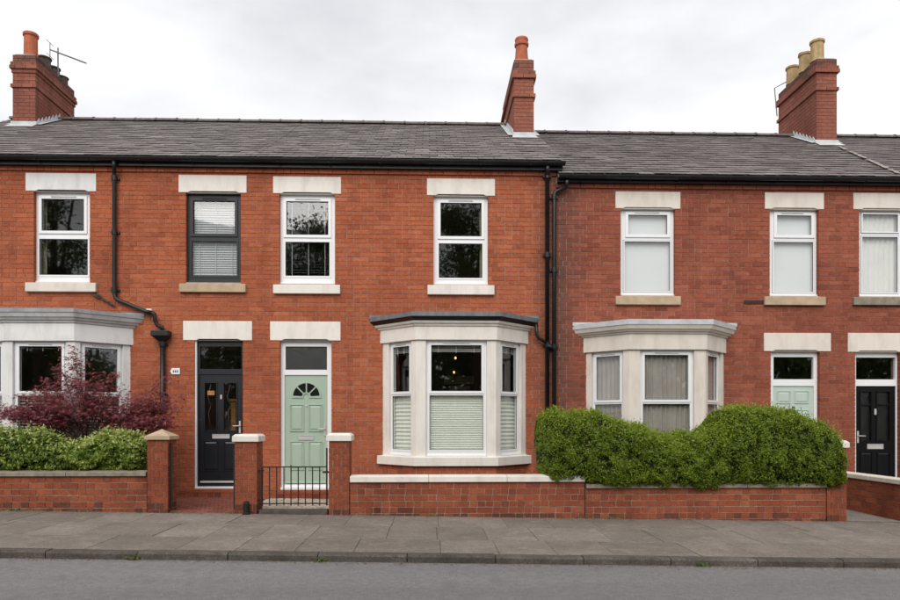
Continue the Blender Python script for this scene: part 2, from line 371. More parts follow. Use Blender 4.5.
def window(parent, fr, panes, mt='upvc', Mx=None, y=.075, name='window', blinds=(), sash=(.05,), vent=True, sashy=.02):
    """fr=(x0,x1,z0,z1); panes list of the same; returns the outer frame object"""
    x0, x1, z0, z1 = fr
    mb = MB()
    holes = [(p[0]-.03, p[1]+.03, p[2]-.03, p[3]+.03) for p in panes]
    cells(mb, x0, x1, z0, z1, holes, y, y+.07, Mx)
    mb.box(x0+.004, x1-.004, y-.035, y-.001, z0+.002, z0+.03, Mx)           # drip sill of the frame
    f = mb.build(name, M[mt], parent, bevel=.004)
    up = f if f.parent and f.parent.parent is None else parent               # sub-parts never go a fourth level down
    for i, p in enumerate(panes):
        sw = sash[i] if i < len(sash) else sash[-1]
        s = MB(); ring(s, p[0]-sw, p[1]+sw, p[2]-sw, p[3]+sw, sw, y-(sashy if i == 0 else sashy*.4), y+.05, Mx)
        s.build('sash', M[mt], up, bevel=.005)
        g = MB(); g.box(p[0]-.004, p[1]+.004, y+.018, y+.022, p[2]-.004, p[3]+.004, Mx); g.build('pane', M['glass'], up)
        bd = MB(); ring(bd, p[0]-.001, p[1]+.001, p[2]-.001, p[3]+.001, .007, y+.008, y+.0175, Mx); bd.build('glazing_bead', M['rubber'], up)
    if vent:
        c = (x0+x1)/2; wv = (x1-x0)*.22; v = MB()
        zt = panes[0][3] + .02
        v.box(c-wv, c+wv, y-sashy-.012, y-sashy-.001, zt+.006, zt+.024, Mx); v.build('trickle_vent', M['greystone'] if mt == 'upvc' else M['rubber'], up)
    for i, bspec in enumerate(blinds):
        if bspec is None: continue
        kind, px = bspec[0], bspec[1]
        a, b, c, d = px
        yy = y + .085
        if kind == 'ven': venetian(a, b, c, d, yy, Mx, parent=up, **(bspec[2] if len(bspec) > 2 else {}))
        elif kind == 'roll': q = MB(); q.box(a, b, yy, yy+.004, c, d, Mx); q.build('blind', M['roller'], up)
        elif kind == 'net': pleats(a, b, c, d, yy, Mx, bspec[2], .022, parent=up)
        elif kind == 'netw': pleats(a, b, c, d, yy, Mx, bspec[2], .012, 'net_w', parent=up)
        elif kind == 'fold': pleats(a, b, c, d, yy, Mx, bspec[2], .01, 'blind_v', 'blind', up, True)
        elif kind == 'cur': pleats(a, b, c, d, yy+.06, Mx, bspec[2], .025, 'curtain', 'curtain', up)
    return f

def px_rect(u0, v0, u1, v1, Y):
    um, vm = (u0+u1)/2, (v0+v1)/2
    return (PX(u0, Y), PX(u1, Y), PZ(um, v1, Y), PZ(um, v0, Y))

# ================================================================== STRUCTURE: ground, road, pavement
YW = -2.5                     # front face of the garden walls
YK = -5.42                    # kerb line
X0, X1 = -11.0, 13.0
def sloped(name, x0, x1, y0, y1, dz, m, nx=1):
    mb = MB(); vs = []; 
    for i in range(nx+1):
        x = x0+(x1-x0)*i/nx; vs += [(x, y0, gz(x)+dz), (x, y1, gz(x)+dz)]
    mb.add(vs, [(2*i, 2*i+2, 2*i+3, 2*i+1) for i in range(nx)]); return mb.build(name, m)
KH = .075
struct(sloped('ground', -400, 400, -400, 400, -.30, M['earth']))
struct(sloped('road', -60, 60, -11.6, YK+.02, -KH, M['road'], 40))
struct(sloped('verge', -60, 60, -60, -11.6, -KH+.03, M['earth'], 4))
pav = struct(sloped('pavement', -30, 30, YK+.13, YW+.25, -.007, M['joint'], 20))
# paving slabs: three ranks, joints running to the kerb
def slab_mesh(wx, wy, tn):
    mb = MB(); a, b = wx/2, wy/2
    def zz(x): return gz(x)
    vs = [(-a,-b,zz(-a)-.05),(a,-b,zz(a)-.05),(a,b,zz(a)-.05),(-a,b,zz(-a)-.05)]
    e = .004
    vs += [(-a,-b,zz(-a)-e),(a,-b,zz(a)-e),(a,b,zz(a)-e),(-a,b,zz(-a)-e)]
    vs += [(-a+e,-b+e,zz(-a)),(a-e,-b+e,zz(a)),(a-e,b-e,zz(a)),(-a+e,b-e,zz(-a))]
    mb.add(vs, [(0,1,5,4),(1,2,6,5),(2,3,7,6),(3,0,4,7),(4,5,9,8),(5,6,10,9),(6,7,11,10),(7,4,8,11),(8,9,10,11)], None, tn)
    return mb.mesh('paving_slab', M['slab'])
ranks = [(YK+.155, YK+.975), (YK+.985, YK+1.93), (YK+1.94, YW+.0)]
slabm = {}
for r, (ya, yb) in enumerate(ranks):
    x = X0 - .31*r; i = 0
    while x < X1:
        wx = (.60, .60, .90, .60)[(i*7+r*5) % 4] if r == 1 else (.62, .62, .62, .92)[(i*5+r*3) % 4]
        k = (r, wx, random.randrange(6))
        if k not in slabm: slabm[k] = slab_mesh(wx-.007, yb-ya-.001, k[2]/5)
        cx = x+wx/2
        o = link('paving_slab', slabm[k], pav, (cx, (ya+yb)/2, gz(cx)+random.uniform(-.003, .003)))
        o.rotation_euler = (random.uniform(-.002,.002), random.uniform(-.002,.002), random.uniform(-.003,.003))
        x += wx; i += 1
kerb = struct(sloped('kerb', -30, 30, YK+.02, YK+.14, -.03, M['joint'], 20))
km = []
for k in range(6):
    mb = MB(); a = .915/2-.005
    vs = [(-a,0,-.16+gz(-a)),(a,0,-.16+gz(a)),(a,.15,-.16+gz(a)),(-a,.15,-.16+gz(-a)), (-a,0,-.018+gz(-a)),(a,0,-.018+gz(a)),(a,.018,gz(a)),(-a,.018,gz(-a)),(a,.15,gz(a)),(-a,.15,gz(-a))]
    mb.add(vs, [(0,1,5,4),(4,5,6,7),(7,6,8,9),(1,2,8,6,5),(3,0,4,7,9),(2,3,9,8)], None, k/5); km.append(mb.mesh('kerbstone', M['kerb']))
xk0 = PX(407, YK) - .915*14
for i in range(32):
    cx = xk0 + .915*(i+.5)
    if X0 < cx < X1: o = link('kerbstone', km[random.randrange(6)], kerb, (cx, YK+random.uniform(-.004,.004), gz(cx)+random.uniform(-.003,.003)))

# ================================================================== brick facade
HB = [PX(-100, 0)-.6, PX(258.5, 0), JOINT_X, PX(838, 0), PX(838, 0)+5.0]      # party lines
GA, GBz = -.25, None
TOPA, TOPB = PZ(300, 169.5, 0), PZ(720, 185.5, 0)                             # underside of fascia
COURSE, BLEN = .083, .25
def facade_bricks(xa, xb, z0, z1, holes, ztop_corbel=True):
    out = []; n = int(math.ceil((z1-z0)/COURSE)); 
    for c in range(n):
        zt = z1 - c*COURSE; zb = zt - COURSE
        xo = (c % 2)*BLEN/2 + (c % 7 == 3)*BLEN*.25
        ivs = [(xa, xb)]
        for h in holes:
            if h[2] < zt-.004 and h[3] > zb+.004:
                nv = []
                for a, b in ivs:
                    if h[1] <= a or h[0] >= b: nv.append((a, b)); continue
                    if h[0] > a: nv.append((a, h[0]))
                    if h[1] < b: nv.append((h[1], b))
                ivs = nv
        for a, b in ivs:
            k = math.floor((a-xo)/BLEN); x = xo + k*BLEN
            if x+BLEN-a < .06: x += BLEN; first = True
            else: first = False
            while x < b:
                p, q = max(x, a), min(x+BLEN, b)
                if first: p = a; first = False
                if b-q < .06: q = b; x = b
                if q-p > .01:
                    jp = .0045 if p == x else 0; jq = .0045 if q == x+BLEN else 0
                    if q-p > BLEN-.01 and random.random() < .30:                    # a pair of headers
                        mid = (p+q)/2; out.append((p+jp, mid-.004, zb+.0048, zt-.0048, c)); out.append((mid+.004, q-jq, zb+.0048, zt-.0048, c))
                    else: out.append((p+jp, q-jq, zb+.0048, zt-.0048, c))
                x += BLEN
    return out
# --- openings, read from the photo on the plane of the wall (pixel boxes: lintel, frame, sill)
WIN = [
 dict(h=0, lin=(25.5,173,96,191), fr=(34,191,90,283), sill=(25,282,95.5,291.5), p=[(42,199,84.5,231),(39.5,239,88,275)], lm='stone_w', sm='stone_b', mt='upvc'),
 dict(h=0, lin=(178.5,175,246.5,192.5), fr=(186,192,241,283), sill=(179,283,245.5,292), p=[(193.5,201,235,234),(192,241.5,237,276)], lm='stone_p', sm='stone_t', mt='upvc_g'),
 dict(h=1, lin=(273,176.5,341,193.5), fr=(279.5,193,335,284.5), sill=(273,284,340,293.5), p=[(286.5,201.5,328.5,235),(285.5,242,329.5,276)], lm='stone_p', sm='stone_p', mt='upvc'),
 dict(h=1, lin=(427,178.5,495,195.5), fr=(433.5,195,488,285), sill=(427.5,284.5,494.5,294.5), p=[(440.5,203,481.5,236.5),(438.8,243.5,482.3,278)], lm='stone_p', sm='stone_p', mt='upvc'),
 dict(h=2, lin=(615.5,191.5,680.5,208.5), fr=(620.5,207.5,675,296), sill=(616,295.5,681,304.5), p=[(628,215,667,234.5),(624.5,241.5,670,291)], lm='stone_b', sm='stone_t', mt='upvc'),
 dict(h=2, lin=(765,192.5,824,209), fr=(769.5,208,818.5,296.5), sill=(765,296,826,305), p=[(776.5,215.5,811,235),(773.5,242,813,292)], lm='stone_b', sm='stone_t', mt='upvc'),
 dict(h=3, lin=(853.5,193,921,209.5), fr=(859,208.5,915,297), sill=(854,296.5,921,305), p=[(862,214.5,897.5,232),(862,237,897.5,292.5),], lm='stone_b', sm='stone_g', mt='upvc'),
]
DOOR = [
 dict(h=0, lin=(183,321,252,340.3), fr=(194.5,340,243,487.5), lm='stone_p'),
 dict(h=1, lin=(270,321.5,340.5,340.5), fr=(280,340,331.5,488), lm='stone_p'),
 dict(h=2, lin=(764,333,831,351.3), fr=(770.5,350.5,819.5,499), lm='stone_b'),
 dict(h=3, lin=(848,333,912,352), fr=(855,351,900,499), lm='stone_b'),
]
# --- bays: plan corners A,B,C,D from the wall round the front
def bay_spec(ua, ub, uc, ud, p=.62): return [(PX(ua,0),0), (PX(ub,-p),-p), (PX(uc,-p),-p), (PX(ud,0),0)]
BAY = [
 dict(h=0, pl=bay_spec(-38, 6.5, 74.5, 131, .64), p=.64, v=dict(top=309.5,l1=313.5,l2=318,l3=323,frb=341,wb=452,sb=462), um=40),
 dict(h=1, pl=bay_spec(382.5, 416, 496, 526, .62), p=.62, v=dict(top=313,l1=317.5,l2=321.5,l3=326.3,frb=340,wb=456.5,sb=466), um=456),
 dict(h=2, pl=bay_spec(585.5, 629.5, 705.5, 723.8, .62), p=.62, v=dict(top=320.5,l1=325.7,l2=330,l3=334,frb=349.8,wb=466,sb=475), um=667),
]
for b in BAY:
    b['z'] = {k: PZ(b['um'], v, -b['p']) for k, v in b['v'].items()}
wholes = {0: [], 1: [], 2: [], 3: []}
for wd in WIN:
    r = px_rect(*wd['fr'], 0); wd['hole'] = (r[0], r[1], r[2]+.01, r[3]-.01); wholes[wd['h']].append(wd['hole'])
for dd in DOOR:
    r = px_rect(*dd['fr'], 0); dd['hole'] = (r[0], r[1], -1.0, r[3]-.01); wholes[dd['h']].append(dd['hole'])
for b in BAY:
    xa, xd = b['pl'][0][0], b['pl'][3][0]
    wholes[b['h']].append((xa+.06, xd-.06, b['z']['sb']+.06, b['z']['frb']+.05))

LBL = ['red brick terraced house with navy black door and a white bay behind the maple',
       'orange red brick terraced house with sage green door and cream bay under black guttering',
       'dark red brick terraced house with pale green door and cream bay above the hedge',
       'dark red brick terraced house with glossy black door under a beige lintel']
HOUSE = []
for i in range(4):
    cx = (HB[i]+HB[i+1])/2
    HOUSE.append(thing('brick_house', LBL[i], 'house', (cx, 0, gz(cx)), 'terraced brick houses in a row'))
WALL = []
TN = 10
for i in range(4):
    top = TOPA if i < 2 else TOPB
    mb = MB(); xa, xb = HB[i], HB[i+1]
    hs = [(h[0]-.006, h[1]+.006, h[2], h[3]) for h in wholes[i]]
    cells(mb, xa, xb, -.6, top+.12, hs, 0.0, .26)
    WALL.append(mb.build('wall', M['mortar'], HOUSE[i]))
    # inner shell so rooms are dark as rooms are
    sh = MB(); eps = .012
    sh.box(xa+eps, xa+.06, .27, 4.2, 0, top); sh.box(xb-.06, xb-eps, .27, 4.2, 0, top); sh.box(xa+.07, xb-.07, 4.1, 4.2, 0, top)
    sh.box(xa+.07, xb-.07, .27, 4.09, top-.05, top+.1); sh.box(xa+.07, xb-.07, .27, 4.09, 2.95, 3.1); sh.box(xa+.07, xb-.07, .27, 4.09, -.1, .0)
    sh.build('interior_shell', M['inner'], HOUSE[i])
def brick_variants(m):
    d = {}
    for k in range(TN):
        mb = MB(); a, h = (BLEN-.009)/2, (COURSE-.0096)/2
        mb.box(-a, a, 0, .1, -h, h, None, k/(TN-1)); d[k] = mb.mesh('brick', m)
    return d
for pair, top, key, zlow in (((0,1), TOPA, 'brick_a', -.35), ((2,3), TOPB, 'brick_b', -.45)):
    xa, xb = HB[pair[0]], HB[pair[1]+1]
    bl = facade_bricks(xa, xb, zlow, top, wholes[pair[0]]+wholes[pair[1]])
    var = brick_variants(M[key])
    for hi in pair:
        mine = [b for b in bl if HB[hi] <= (b[0]+b[1])/2 < HB[hi+1]]
        def seen(b):                       # whole bricks, in the open wall
            if abs(b[1]-b[0]-(BLEN-.009)) > .001 or b[4] < 1: return False
            x, z = (b[0]+b[1])/2, (b[2]+b[3])/2
            if not (-7.3 < x < 8.5) or z < 1.0: return False
            for s in WIN + DOOR:
                for kk in ('lin', 'sill'):
                    if kk in s:
                        r = px_rect(*s[kk], 0)
                        if r[0]-.2 < x < r[1]+.2 and r[2]-.06 < z < r[3]+.06: return False
            for q in BAY:
                if q['pl'][0][0]-.3 < x < q['pl'][3][0]+.3 and z < q['z']['top']+.1: return False
            return True
        cand = sorted([b for b in mine if seen(b)], key=lambda b: ((b[0]+b[1])/2)**2 + 156 + ((b[2]+b[3])/2-1.4)**2)[:300]
        cs = set(cand); rest = MB()
        for b in mine:
            yo = -.009 + random.uniform(-.0025, .002) - (.035 if b[4] == 0 else 0)
            if b in cs:
                link('brick', var[random.randrange(TN)], WALL[hi], ((b[0]+b[1])/2, yo, (b[2]+b[3])/2))
            else: rest.box(b[0], b[1], yo, .1, b[2], b[3], None, random.random())
        o = rest.build('brickwork', M[key], WALL[hi]); o['kind'] = 'stuff'

# ------------------------------------------------------------------ lintels, sills, upper windows
def lintel(parent, r, m, hole, proud=.022):
    x0, x1, z0, z1 = r; mb = MB(); c = .022
    a, b = hole[0]+.035, hole[1]-.035
    mb.extr([(x0,z0),(a,z0),(a+.05,z0+c),(b-.05,z0+c),(b,z0),(x1,z0),(x1,z1),(x0,z1)], -proud, .06)
    mb.box(a-.03, b+.03, .0, .058, z0-.004, z0+c+.02)
    return mb.build('lintel', M[m], parent, bevel=.006)
def sill(parent, r, m, proud=.075):
    x0, x1, z0, z1 = r; mb = MB()
    mb.extx([(-proud,z0),(.09,z0),(.09,z1+.012),(-.0,z1),(-proud,z1-.012)], x0, x1)
    return mb.build('sill', M[m], parent, bevel=.008)
FY = .075
for i, wd in enumerate(WIN):
    h = wd['hole']; fr = (h[0]-.01, h[1]+.01, px_rect(*wd['fr'], FY)[2], h[3]+.012)
    pn = [px_rect(*q, FY) for q in wd['p']]
    if i == 6:
        m_ = h[1]
        pn = pn
    a, b, zt, zb = h[0]+.0, h[1]-.0, fr[3]-.03, fr[2]+.03
    bl = []
    if i == 0: bl = [('cur', (a-.02, a+.11, zb, zt), 3), ('ven', (a+.05, b, zt-.10, zt), dict(pitch=.02, ang=20))]
    if i == 1: bl = [('ven', (a, b, zb, zt), dict(pitch=.042, wd=.046, ang=62, mt='blind_g'))]
    if i == 2: bl = [('ven', (a, b, zb, zt), dict(pitch=.052, ang=14, mt='blind_g'))]
    if i == 3: bl = [('cur', (b-.14, b, zb, zt), 3), ('ven', (a, b, zt-.14, zt), dict(pitch=.02, ang=20))]
    if i in (4, 5): bl = [('roll', (a, b, zb, zt))]
    if i == 6: bl = [('netw', (a, b, zb, zt), 11)]
    sashes = (.05, .03) if i < 4 else (.055, .022)
    if i == 6: sashes = (.02, .02)
    f = window(HOUSE[wd['h']], fr, pn, wd['mt'], None, FY, 'window', bl, sashes, vent=i < 6)
    lr = px_rect(*wd['lin'], -.02); lintel(f, lr, wd['lm'], h)
    sr = px_rect(*wd['sill'], -.07); sill(f, sr, wd['sm'])

# ------------------------------------------------------------------ bays
def offset_plan(pl, d):
    """bay outline pushed out by d, still starting and ending on the wall"""
    (ax, _), (bx, by), (cx, cy), (dx, _) = pl
    e1 = Vector((bx-ax, by)).normalized(); e3 = Vector((dx-cx, -cy)).normalized()
    n1 = Vector((e1.y, -e1.x)); n3 = Vector((e3.y, -e3.x))
    if n1.x > 0: n1 = -n1
    if n3.x < 0: n3 = -n3
    def hit(pt, e, y): t = (y-pt.y)/e.y; return (pt.x+e.x*t, y)
    p1 = Vector((ax, 0))+n1*d; p3 = Vector((cx, cy))+n3*d
    return [hit(p1, e1, 0.0), hit(p1, e1, by-d), hit(p3, e3, by-d), hit(p3, e3, 0.0)]
def bay_layer(mb, pl, d, z0, z1, depth=.05, d2=None):
    lo = offset_plan(pl, d); hi = offset_plan(pl, d if d2 is None else d2)
    lo = lo + [(lo[3][0], depth), (lo[0][0], depth)]; hi = hi + [(hi[3][0], depth), (hi[0][0], depth)]
    n = 6
    mb.add([(x,y,z0) for x,y in lo]+[(x,y,z1) for x,y in hi], [(i,(i+1)%n,n+(i+1)%n,n+i) for i in range(n)]+[tuple(range(n,2*n)),tuple(range(n-1,-1,-1))])
def make_bay(b, mstone, mcorn, mlead, gutter, wins, sidefrac, transom, blinds):
    pl, z = b['pl'], b['z']; H = HOUSE[b['h']]
    mb = MB()
    inner = offset_plan(pl, -.17)
    # frieze with open inside: outer minus inner, done as a ring
    def ringprism(dz0, dz1, dout):
        o_, i_ = offset_plan(pl, dout), inner
        for k in range(3):
            mb.prism([o_[k], o_[k+1], i_[k+1], i_[k]], dz0, dz1)
    ringprism(z['frb'], z['l3'], .035)
    bay_layer(mb, pl, .0, z['l3']+.001, z['l3']+.03, .1)
    bay = None
    # jambs and corner posts
    fs = [facet(pl[k], pl[k+1]) for k in range(3)]
    cuts = []
    for k in range(3):
        Mx, Ln = fs[k]; t0, t1 = wins[k]; cuts.append((t0*Ln if t0 < 1 else t0, t1*Ln))
    th = .16
    def loc(k, t, dpt): v = fs[k][0] @ Vector((t, dpt, 0)); return (v.x, v.y)
    zb, zt = z['wb']-.06, z['frb']-.001
    mb.prism([loc(0,0,0), loc(0,cuts[0][0],0), loc(0,cuts[0][0],th), (loc(0,0,0)[0]+.02, .1), (loc(0,0,0)[0], .1)], zb, zt)
    for k in (0, 1):
        c_in = inner[k+1]
        mb.prism([loc(k,cuts[k][1],0), pl[k+1], loc(k+1,cuts[k+1][0],0), loc(k+1,cuts[k+1][0],th), c_in, loc(k,cuts[k][1],th)], zb, zt)
    mb.prism([loc(2,cuts[2][1],0), pl[3], (pl[3][0], .1), (pl[3][0]-.02, .1), loc(2,cuts[2][1],th)], zb, zt)
    bay = mb.build('bay_window', M[mstone], H, bevel=.006)
    # sill band and brick base
    s = MB(); bay_layer(s, pl, .075, z['sb'], z['wb']-.012, .08); bay_layer(s, pl, .04, z['wb']-.0119, z['wb'], .08, .0)
    s.build('sill', M[mstone], bay, bevel=.01)
    # mouldings under the roof
    c = MB()
    bay_layer(c, pl, .055, z['l3'], (z['l3']+z['l2'])/2-.001, .05, .07)
    bay_layer(c, pl, .09, (z['l3']+z['l2'])/2, z['l2'], .05, .115)
    c.build('cornice', M[mcorn], bay, bevel=.006)
    g = MB()
    if gutter:
        bay_layer(g, pl, .115, z['l2']+.001, z['l1'], .02, .175); g.build('gutter', M['black'], bay, bevel=.015)
    else:
        bay_layer(g, pl, .13, z['l2']+.001, z['l1'], .02, .16); g.build('fascia', M[mcorn], bay, bevel=.008)
    r = MB(); q = offset_plan(pl, .17); q0 = offset_plan(pl, .17); top = offset_plan(pl, -.2)
    r.add([(x,y,z['l1']+.002) for x,y in q]+[(x,y,z['top']) for x,y in q]+[(x,min(y,-.002)if k in (1,2) else -.002,z['top']+.055) for k,(x,y) in enumerate(top)]+[(q[0][0],.05,z['l1']+.002),(q[3][0],.05,z['l1']+.002),(q[0][0],.05,z['top']),(q[3][0],.05,z['top'])],
          [(0,1,5,4),(1,2,6,5),(2,3,7,6),(4,5,9,8),(5,6,10,9),(6,7,11,10),(8,9,10,11),(3,2,1,0)])
    for k in (0, 3):                                              # lead upstand dressed against the brick
        xx = q[k][0]; sg = -1 if k == 0 else 1
        r.box(min(xx+sg*.0, xx-sg*.42), max(xx, xx-sg*.42), -.03, -.013, z['top']-.02, z['top']+.045)
    r.build('roof_sheet', M[mlead], bay)
    # brick apron
    ap = MB(); zb2 = -.4
    for k in range(3):
        o_, i_ = offset_plan(pl, 0), offset_plan(pl, -.1); ap.prism([o_[k], o_[k+1], i_[k+1], i_[k]], zb2, z['sb']-.001)
    ap.build('apron', M['mortar'], bay)
    bm = MB(); top_, n = z['sb']-.005, 0
    for k in range(3):
        Mx, Ln = fs[k]; zc = top_; c_ = 0
        while zc > .1:
            x = -(c_ % 2)*.13
            while x < Ln:
                a0, b0 = max(x, 0), min(x+.27, Ln)
                if b0-a0 > .02: bm.box(a0+.004, b0-.004, -.009, .05, zc-COURSE+.009, zc, Mx, random.random())
                x += .272
            zc -= COURSE; c_ += 1
    o = bm.build('brickwork', M['brick_a' if b['h'] < 2 else 'brick_b'], bay); o['kind'] = 'stuff'
    for k in range(3):
        Mx, Ln = fs[k]; t0, t1 = cuts[k]
        fr = (t0+.002, t1-.002, z['wb']+.0, z['frb']+.01)
        fw = .045 if k != 1 else .055
        zm = z['wb'] + (z['frb']-z['wb'])*transom
        up = (t0+fw+.035, t1-fw-.035, zm+.055, z['frb']-.085); lo = (t0+fw+.005, t1-fw-.005, z['wb']+.11, zm-.02)
        bl = []
        for bb in blinds:
            kind = bb[0]; ext = (t0+.01, t1-.01, z['wb']+.03+(z['frb']-z['wb'])*bb[1], z['wb']-.02+(z['frb']-z['wb'])*bb[2])
            bl.append((kind, ext, (bb[3] if kind == 'ven' else max(3, int(bb[3]*(t1-t0))))))
        window(bay, fr, [up, lo], 'upvc', Mx, .05, 'window_frame', bl, (.045, .03), True, .02)
    return bay
fr2 = [(.19,.86), (.125,.885), (.15,.82)]
bay1 = make_bay(BAY[0], 'stone_w', 'greystone', 'lead_m', False, [(.14,.90), (.09,.875), (.10,.85)], None, .52, [('ven', 0, .52, dict(pitch=.05, ang=25)), ('ven', .90, 1, dict(pitch=.03, ang=20))])
bay2 = make_bay(BAY[1], 'stone_p', 'stone_p', 'lead_d', True, fr2, None, .535, [('fold', 0, .55, 26), ('ven', .88, 1, dict(pitch=.022, ang=25))])
bay3 = make_bay(BAY[2], 'stone_b', 'stone_b', 'lead', False, [(.14,.86), (.14,.85), (.12,.84)], None, .545, [('net', 0, 1, 12)])

# ------------------------------------------------------------------ doors
def px(r, Y): return px_rect(*r, Y)
def door_base(d, i, mframe, fan, transom_v, leaf, yf=.08, step=None):
    h = d['hole']; zb = PZ((d['fr'][0]+d['fr'][2])/2, d['fr'][3], 0)
    f = MB(); fanr = px(fan, yf); lf = px(leaf, yf); lf = (lf[0], lf[1], max(lf[2], zb+.03), lf[3])
    cells(f, h[0]-.004, h[1]+.004, zb, h[3]+.012, [fanr, lf], yf, yf+.07)
    fo = f.build('door_frame', M[mframe], HOUSE[d['h']], bevel=.006)
    g = MB(); g.box(fanr[0]-.004, fanr[1]+.004, yf+.03, yf+.036, fanr[2]-.004, fanr[3]+.004); g.build('pane', M['glass_f' if i in (1,) else 'glass'], fo)
    lintel(fo, px(d['lin'], -.02), d['lm'], h)
    th = MB(); th.box(h[0]+.01, h[1]-.01, -.02, yf+.1, zb-.035, zb+.012); th.build('threshold', M['upvc' if i != 3 else 'cement'], fo, bevel=.006)
    return fo, lf, fanr, zb
def panel(mb, r, y, wd=.03, out_=.012):
    x0,x1,z0,z1 = r
    ring(mb, x0, x1, z0, z1, wd*.5, y-out_, y+.002)
    s = wd; mb.add([(x0+s,y-.001,z0+s),(x1-s,y-.001,z0+s),(x1-s,y-.001,z1-s),(x0+s,y-.001,z1-s),
                    (x0+2*s,y-out_*.9,z0+2*s),(x1-2*s,y-out_*.9,z0+2*s),(x1-2*s,y-out_*.9,z1-2*s),(x0+2*s,y-out_*.9,z1-2*s)],
                   [(0,1,5,4),(1,2,6,5),(2,3,7,6),(3,0,4,7),(4,5,6,7)])
def letterbox(p, r, y):
    mb = MB(); x0,x1,z0,z1 = r; ring(mb, x0, x1, z0, z1, .012, y-.014, y); mb.box(x0+.012, x1-.012, y-.008, y-.001, z0+.012, z1-.012)
    mb.build('letterbox', M['chrome'], p, bevel=.003)
def handle(p, x, z, y, s=-1):
    mb = MB(); mb.box(x-.016, x+.016, y-.012, y, z-.11, z+.11); mb.tube([(x,y-.012,z+.02),(x,y-.05,z+.02),(x+s*.02,y-.055,z+.02),(x+s*.115,y-.055,z+.018)], .009, 8)
    mb.build('handle', M['chrome'], p, smooth=False)
# navy-black door
fo, lf, fn, zb = door_base(DOOR[0], 0, 'door_n', (200,346.5,241.5,369), 0, (199,374.5,242,484))
st = MB(); h = DOOR[0]['hole']; st.box(h[0]+.001, h[0]+.028, .02, .079, zb, h[3]); st.build('trim', M['upvc'], fo)
Yd = .10; lv = MB()
gl = [px((205,383,216.5,430.5), Yd), px((224,383,236.5,430.5), Yd)]
cells(lv, lf[0]+.003, lf[1]-.003, lf[2]+.003, lf[3]-.003, gl, Yd, Yd+.044)
for q in (px((204,441,218,471), Yd), px((223.5,441,237.5,471), Yd)): panel(lv, q, Yd, .022)
for q in gl: ring(lv, q[0]-.02, q[1]+.02, q[2]-.02, q[3]+.02, .02, Yd-.012, Yd+.002)
dl = lv.build('door', M['door_n'], HOUSE[0], bevel=.003)
for q in gl:
    g = MB(); g.box(q[0]-.004, q[1]+.004, Yd+.02, Yd+.026, q[2]-.004, q[3]+.004); g.build('pane', M['glass'], dl)
# leaded came pattern on the panes and the stair seen through them
for q in gl:
    c = (q[0]+q[1])/2; mb = MB()
    zc_ = q[3]-.25
    mb.tube([(c,Yd+.015,q[3]-.02),(c-.06,Yd+.015,zc_),(c,Yd+.015,zc_-.16),(c+.06,Yd+.015,zc_),(c,Yd+.015,q[3]-.02)], .004, 5)
    mb.tube([(c,Yd+.015,zc_-.16),(c-.05,Yd+.015,zc_-.3),(c,Yd+.015,q[2]+.05),(c+.05,Yd+.015,zc_-.3),(c,Yd+.015,zc_-.16)], .004, 5)
    mb.build('leading', M['alu'], dl)
q = gl[0]; mb = MB(); mb.prism([(0,0)]*0 or [(q[0]+.04,Yd+.012),(q[1]-.04,Yd+.012),(q[1]-.04,Yd+.018),(q[0]+.04,Yd+.018)], q[3]-.22, q[3]-.14); mb.build('stained_pane', M['amber'], dl)
mb = MB(); mb.box(lf[0]+.02, lf[1]-.02, Yd-.03, Yd-.001, lf[2]+.02, lf[2]+.055); mb.build('weather_bar', M['chrome'], dl, bevel=.006)
letterbox(dl, px((212.5,434.2,229.8,438.6), Yd), Yd); 
r = px((240,424,241,430), Yd); handle(dl, r[0], PZ(240,427,Yd), Yd)
mb = MB(); r = px((220.4,395,222.2,399.5), Yd); mb.box(r[0], r[1], Yd-.02, Yd, r[2], r[3]); mb.build('knocker', M['chrome'], dl, bevel=.008)
pst = thing('newel_post', 'warm wooden stair post glimpsed through the navy black door glass', 'stair post', (PX(234,.8), .8, 0))
mb = MB(); xx = PX(233.5,.8); mb.box(xx-.05, xx+.05, .78, .88, .01, 1.75); mb.box(xx-.07, xx+.07, .76, .9, 1.751, 1.80); mb.build('post', M['amber'], pst, bevel=.01)
# house number plate beside the navy door
pl_ = MB(); r = px((170.3,368.2,180,374.4), -.02); pl_.extr([(r[0]+.03,r[2]),(r[1]-.0,r[2]),(r[1],r[3]),(r[0]+.03,r[3]),(r[0],(r[2]+r[3])/2)], -.03, -.012)
po = pl_.build('number_plate', M['upvc'], HOUSE[0], bevel=.003)
mk = MB(); cxx, czz = (r[0]+r[1])/2+.01, (r[2]+r[3])/2
for dx_ in (-.035, .0, .035): mk.box(cxx+dx_-.009, cxx+dx_+.009, -.034, -.0301, czz-.022, czz+.018)
mk.build('lettering', M['iron'], po)
# sage door with a sunburst light
fo, lf, fn, zb = door_base(DOOR[1], 1, 'upvc', (285.5,346.5,327,369.8), 0, (284.5,375,327.5,484.5))
lv = MB(); lv.box(lf[0]+.003, lf[1]-.003, Yd, Yd+.044, lf[2]+.003, lf[3]-.003)
for q in [(290,404.5,304,431.5),(308.5,404.5,322.5,431.5),(290,441.5,304,470),(308.5,441.5,322.5,470)]: panel(lv, px(q, Yd), Yd, .026, .016)
cx_ = PX(306.5, Yd); z0_ = PZ(306, 396.5, Yd); R = PZ(306, 383.2, Yd)-z0_
def arc(r0, r1, a0, a1, n=10):
    o_ = [(cx_+r1*math.cos(a0+(a1-a0)*i/n), z0_+r1*math.sin(a0+(a1-a0)*i/n)) for i in range(n+1)]
    i_ = [(cx_+r0*math.cos(a1-(a1-a0)*i/n), z0_+r0*math.sin(a1-(a1-a0)*i/n)) for i in range(n+1)]
    return o_+i_
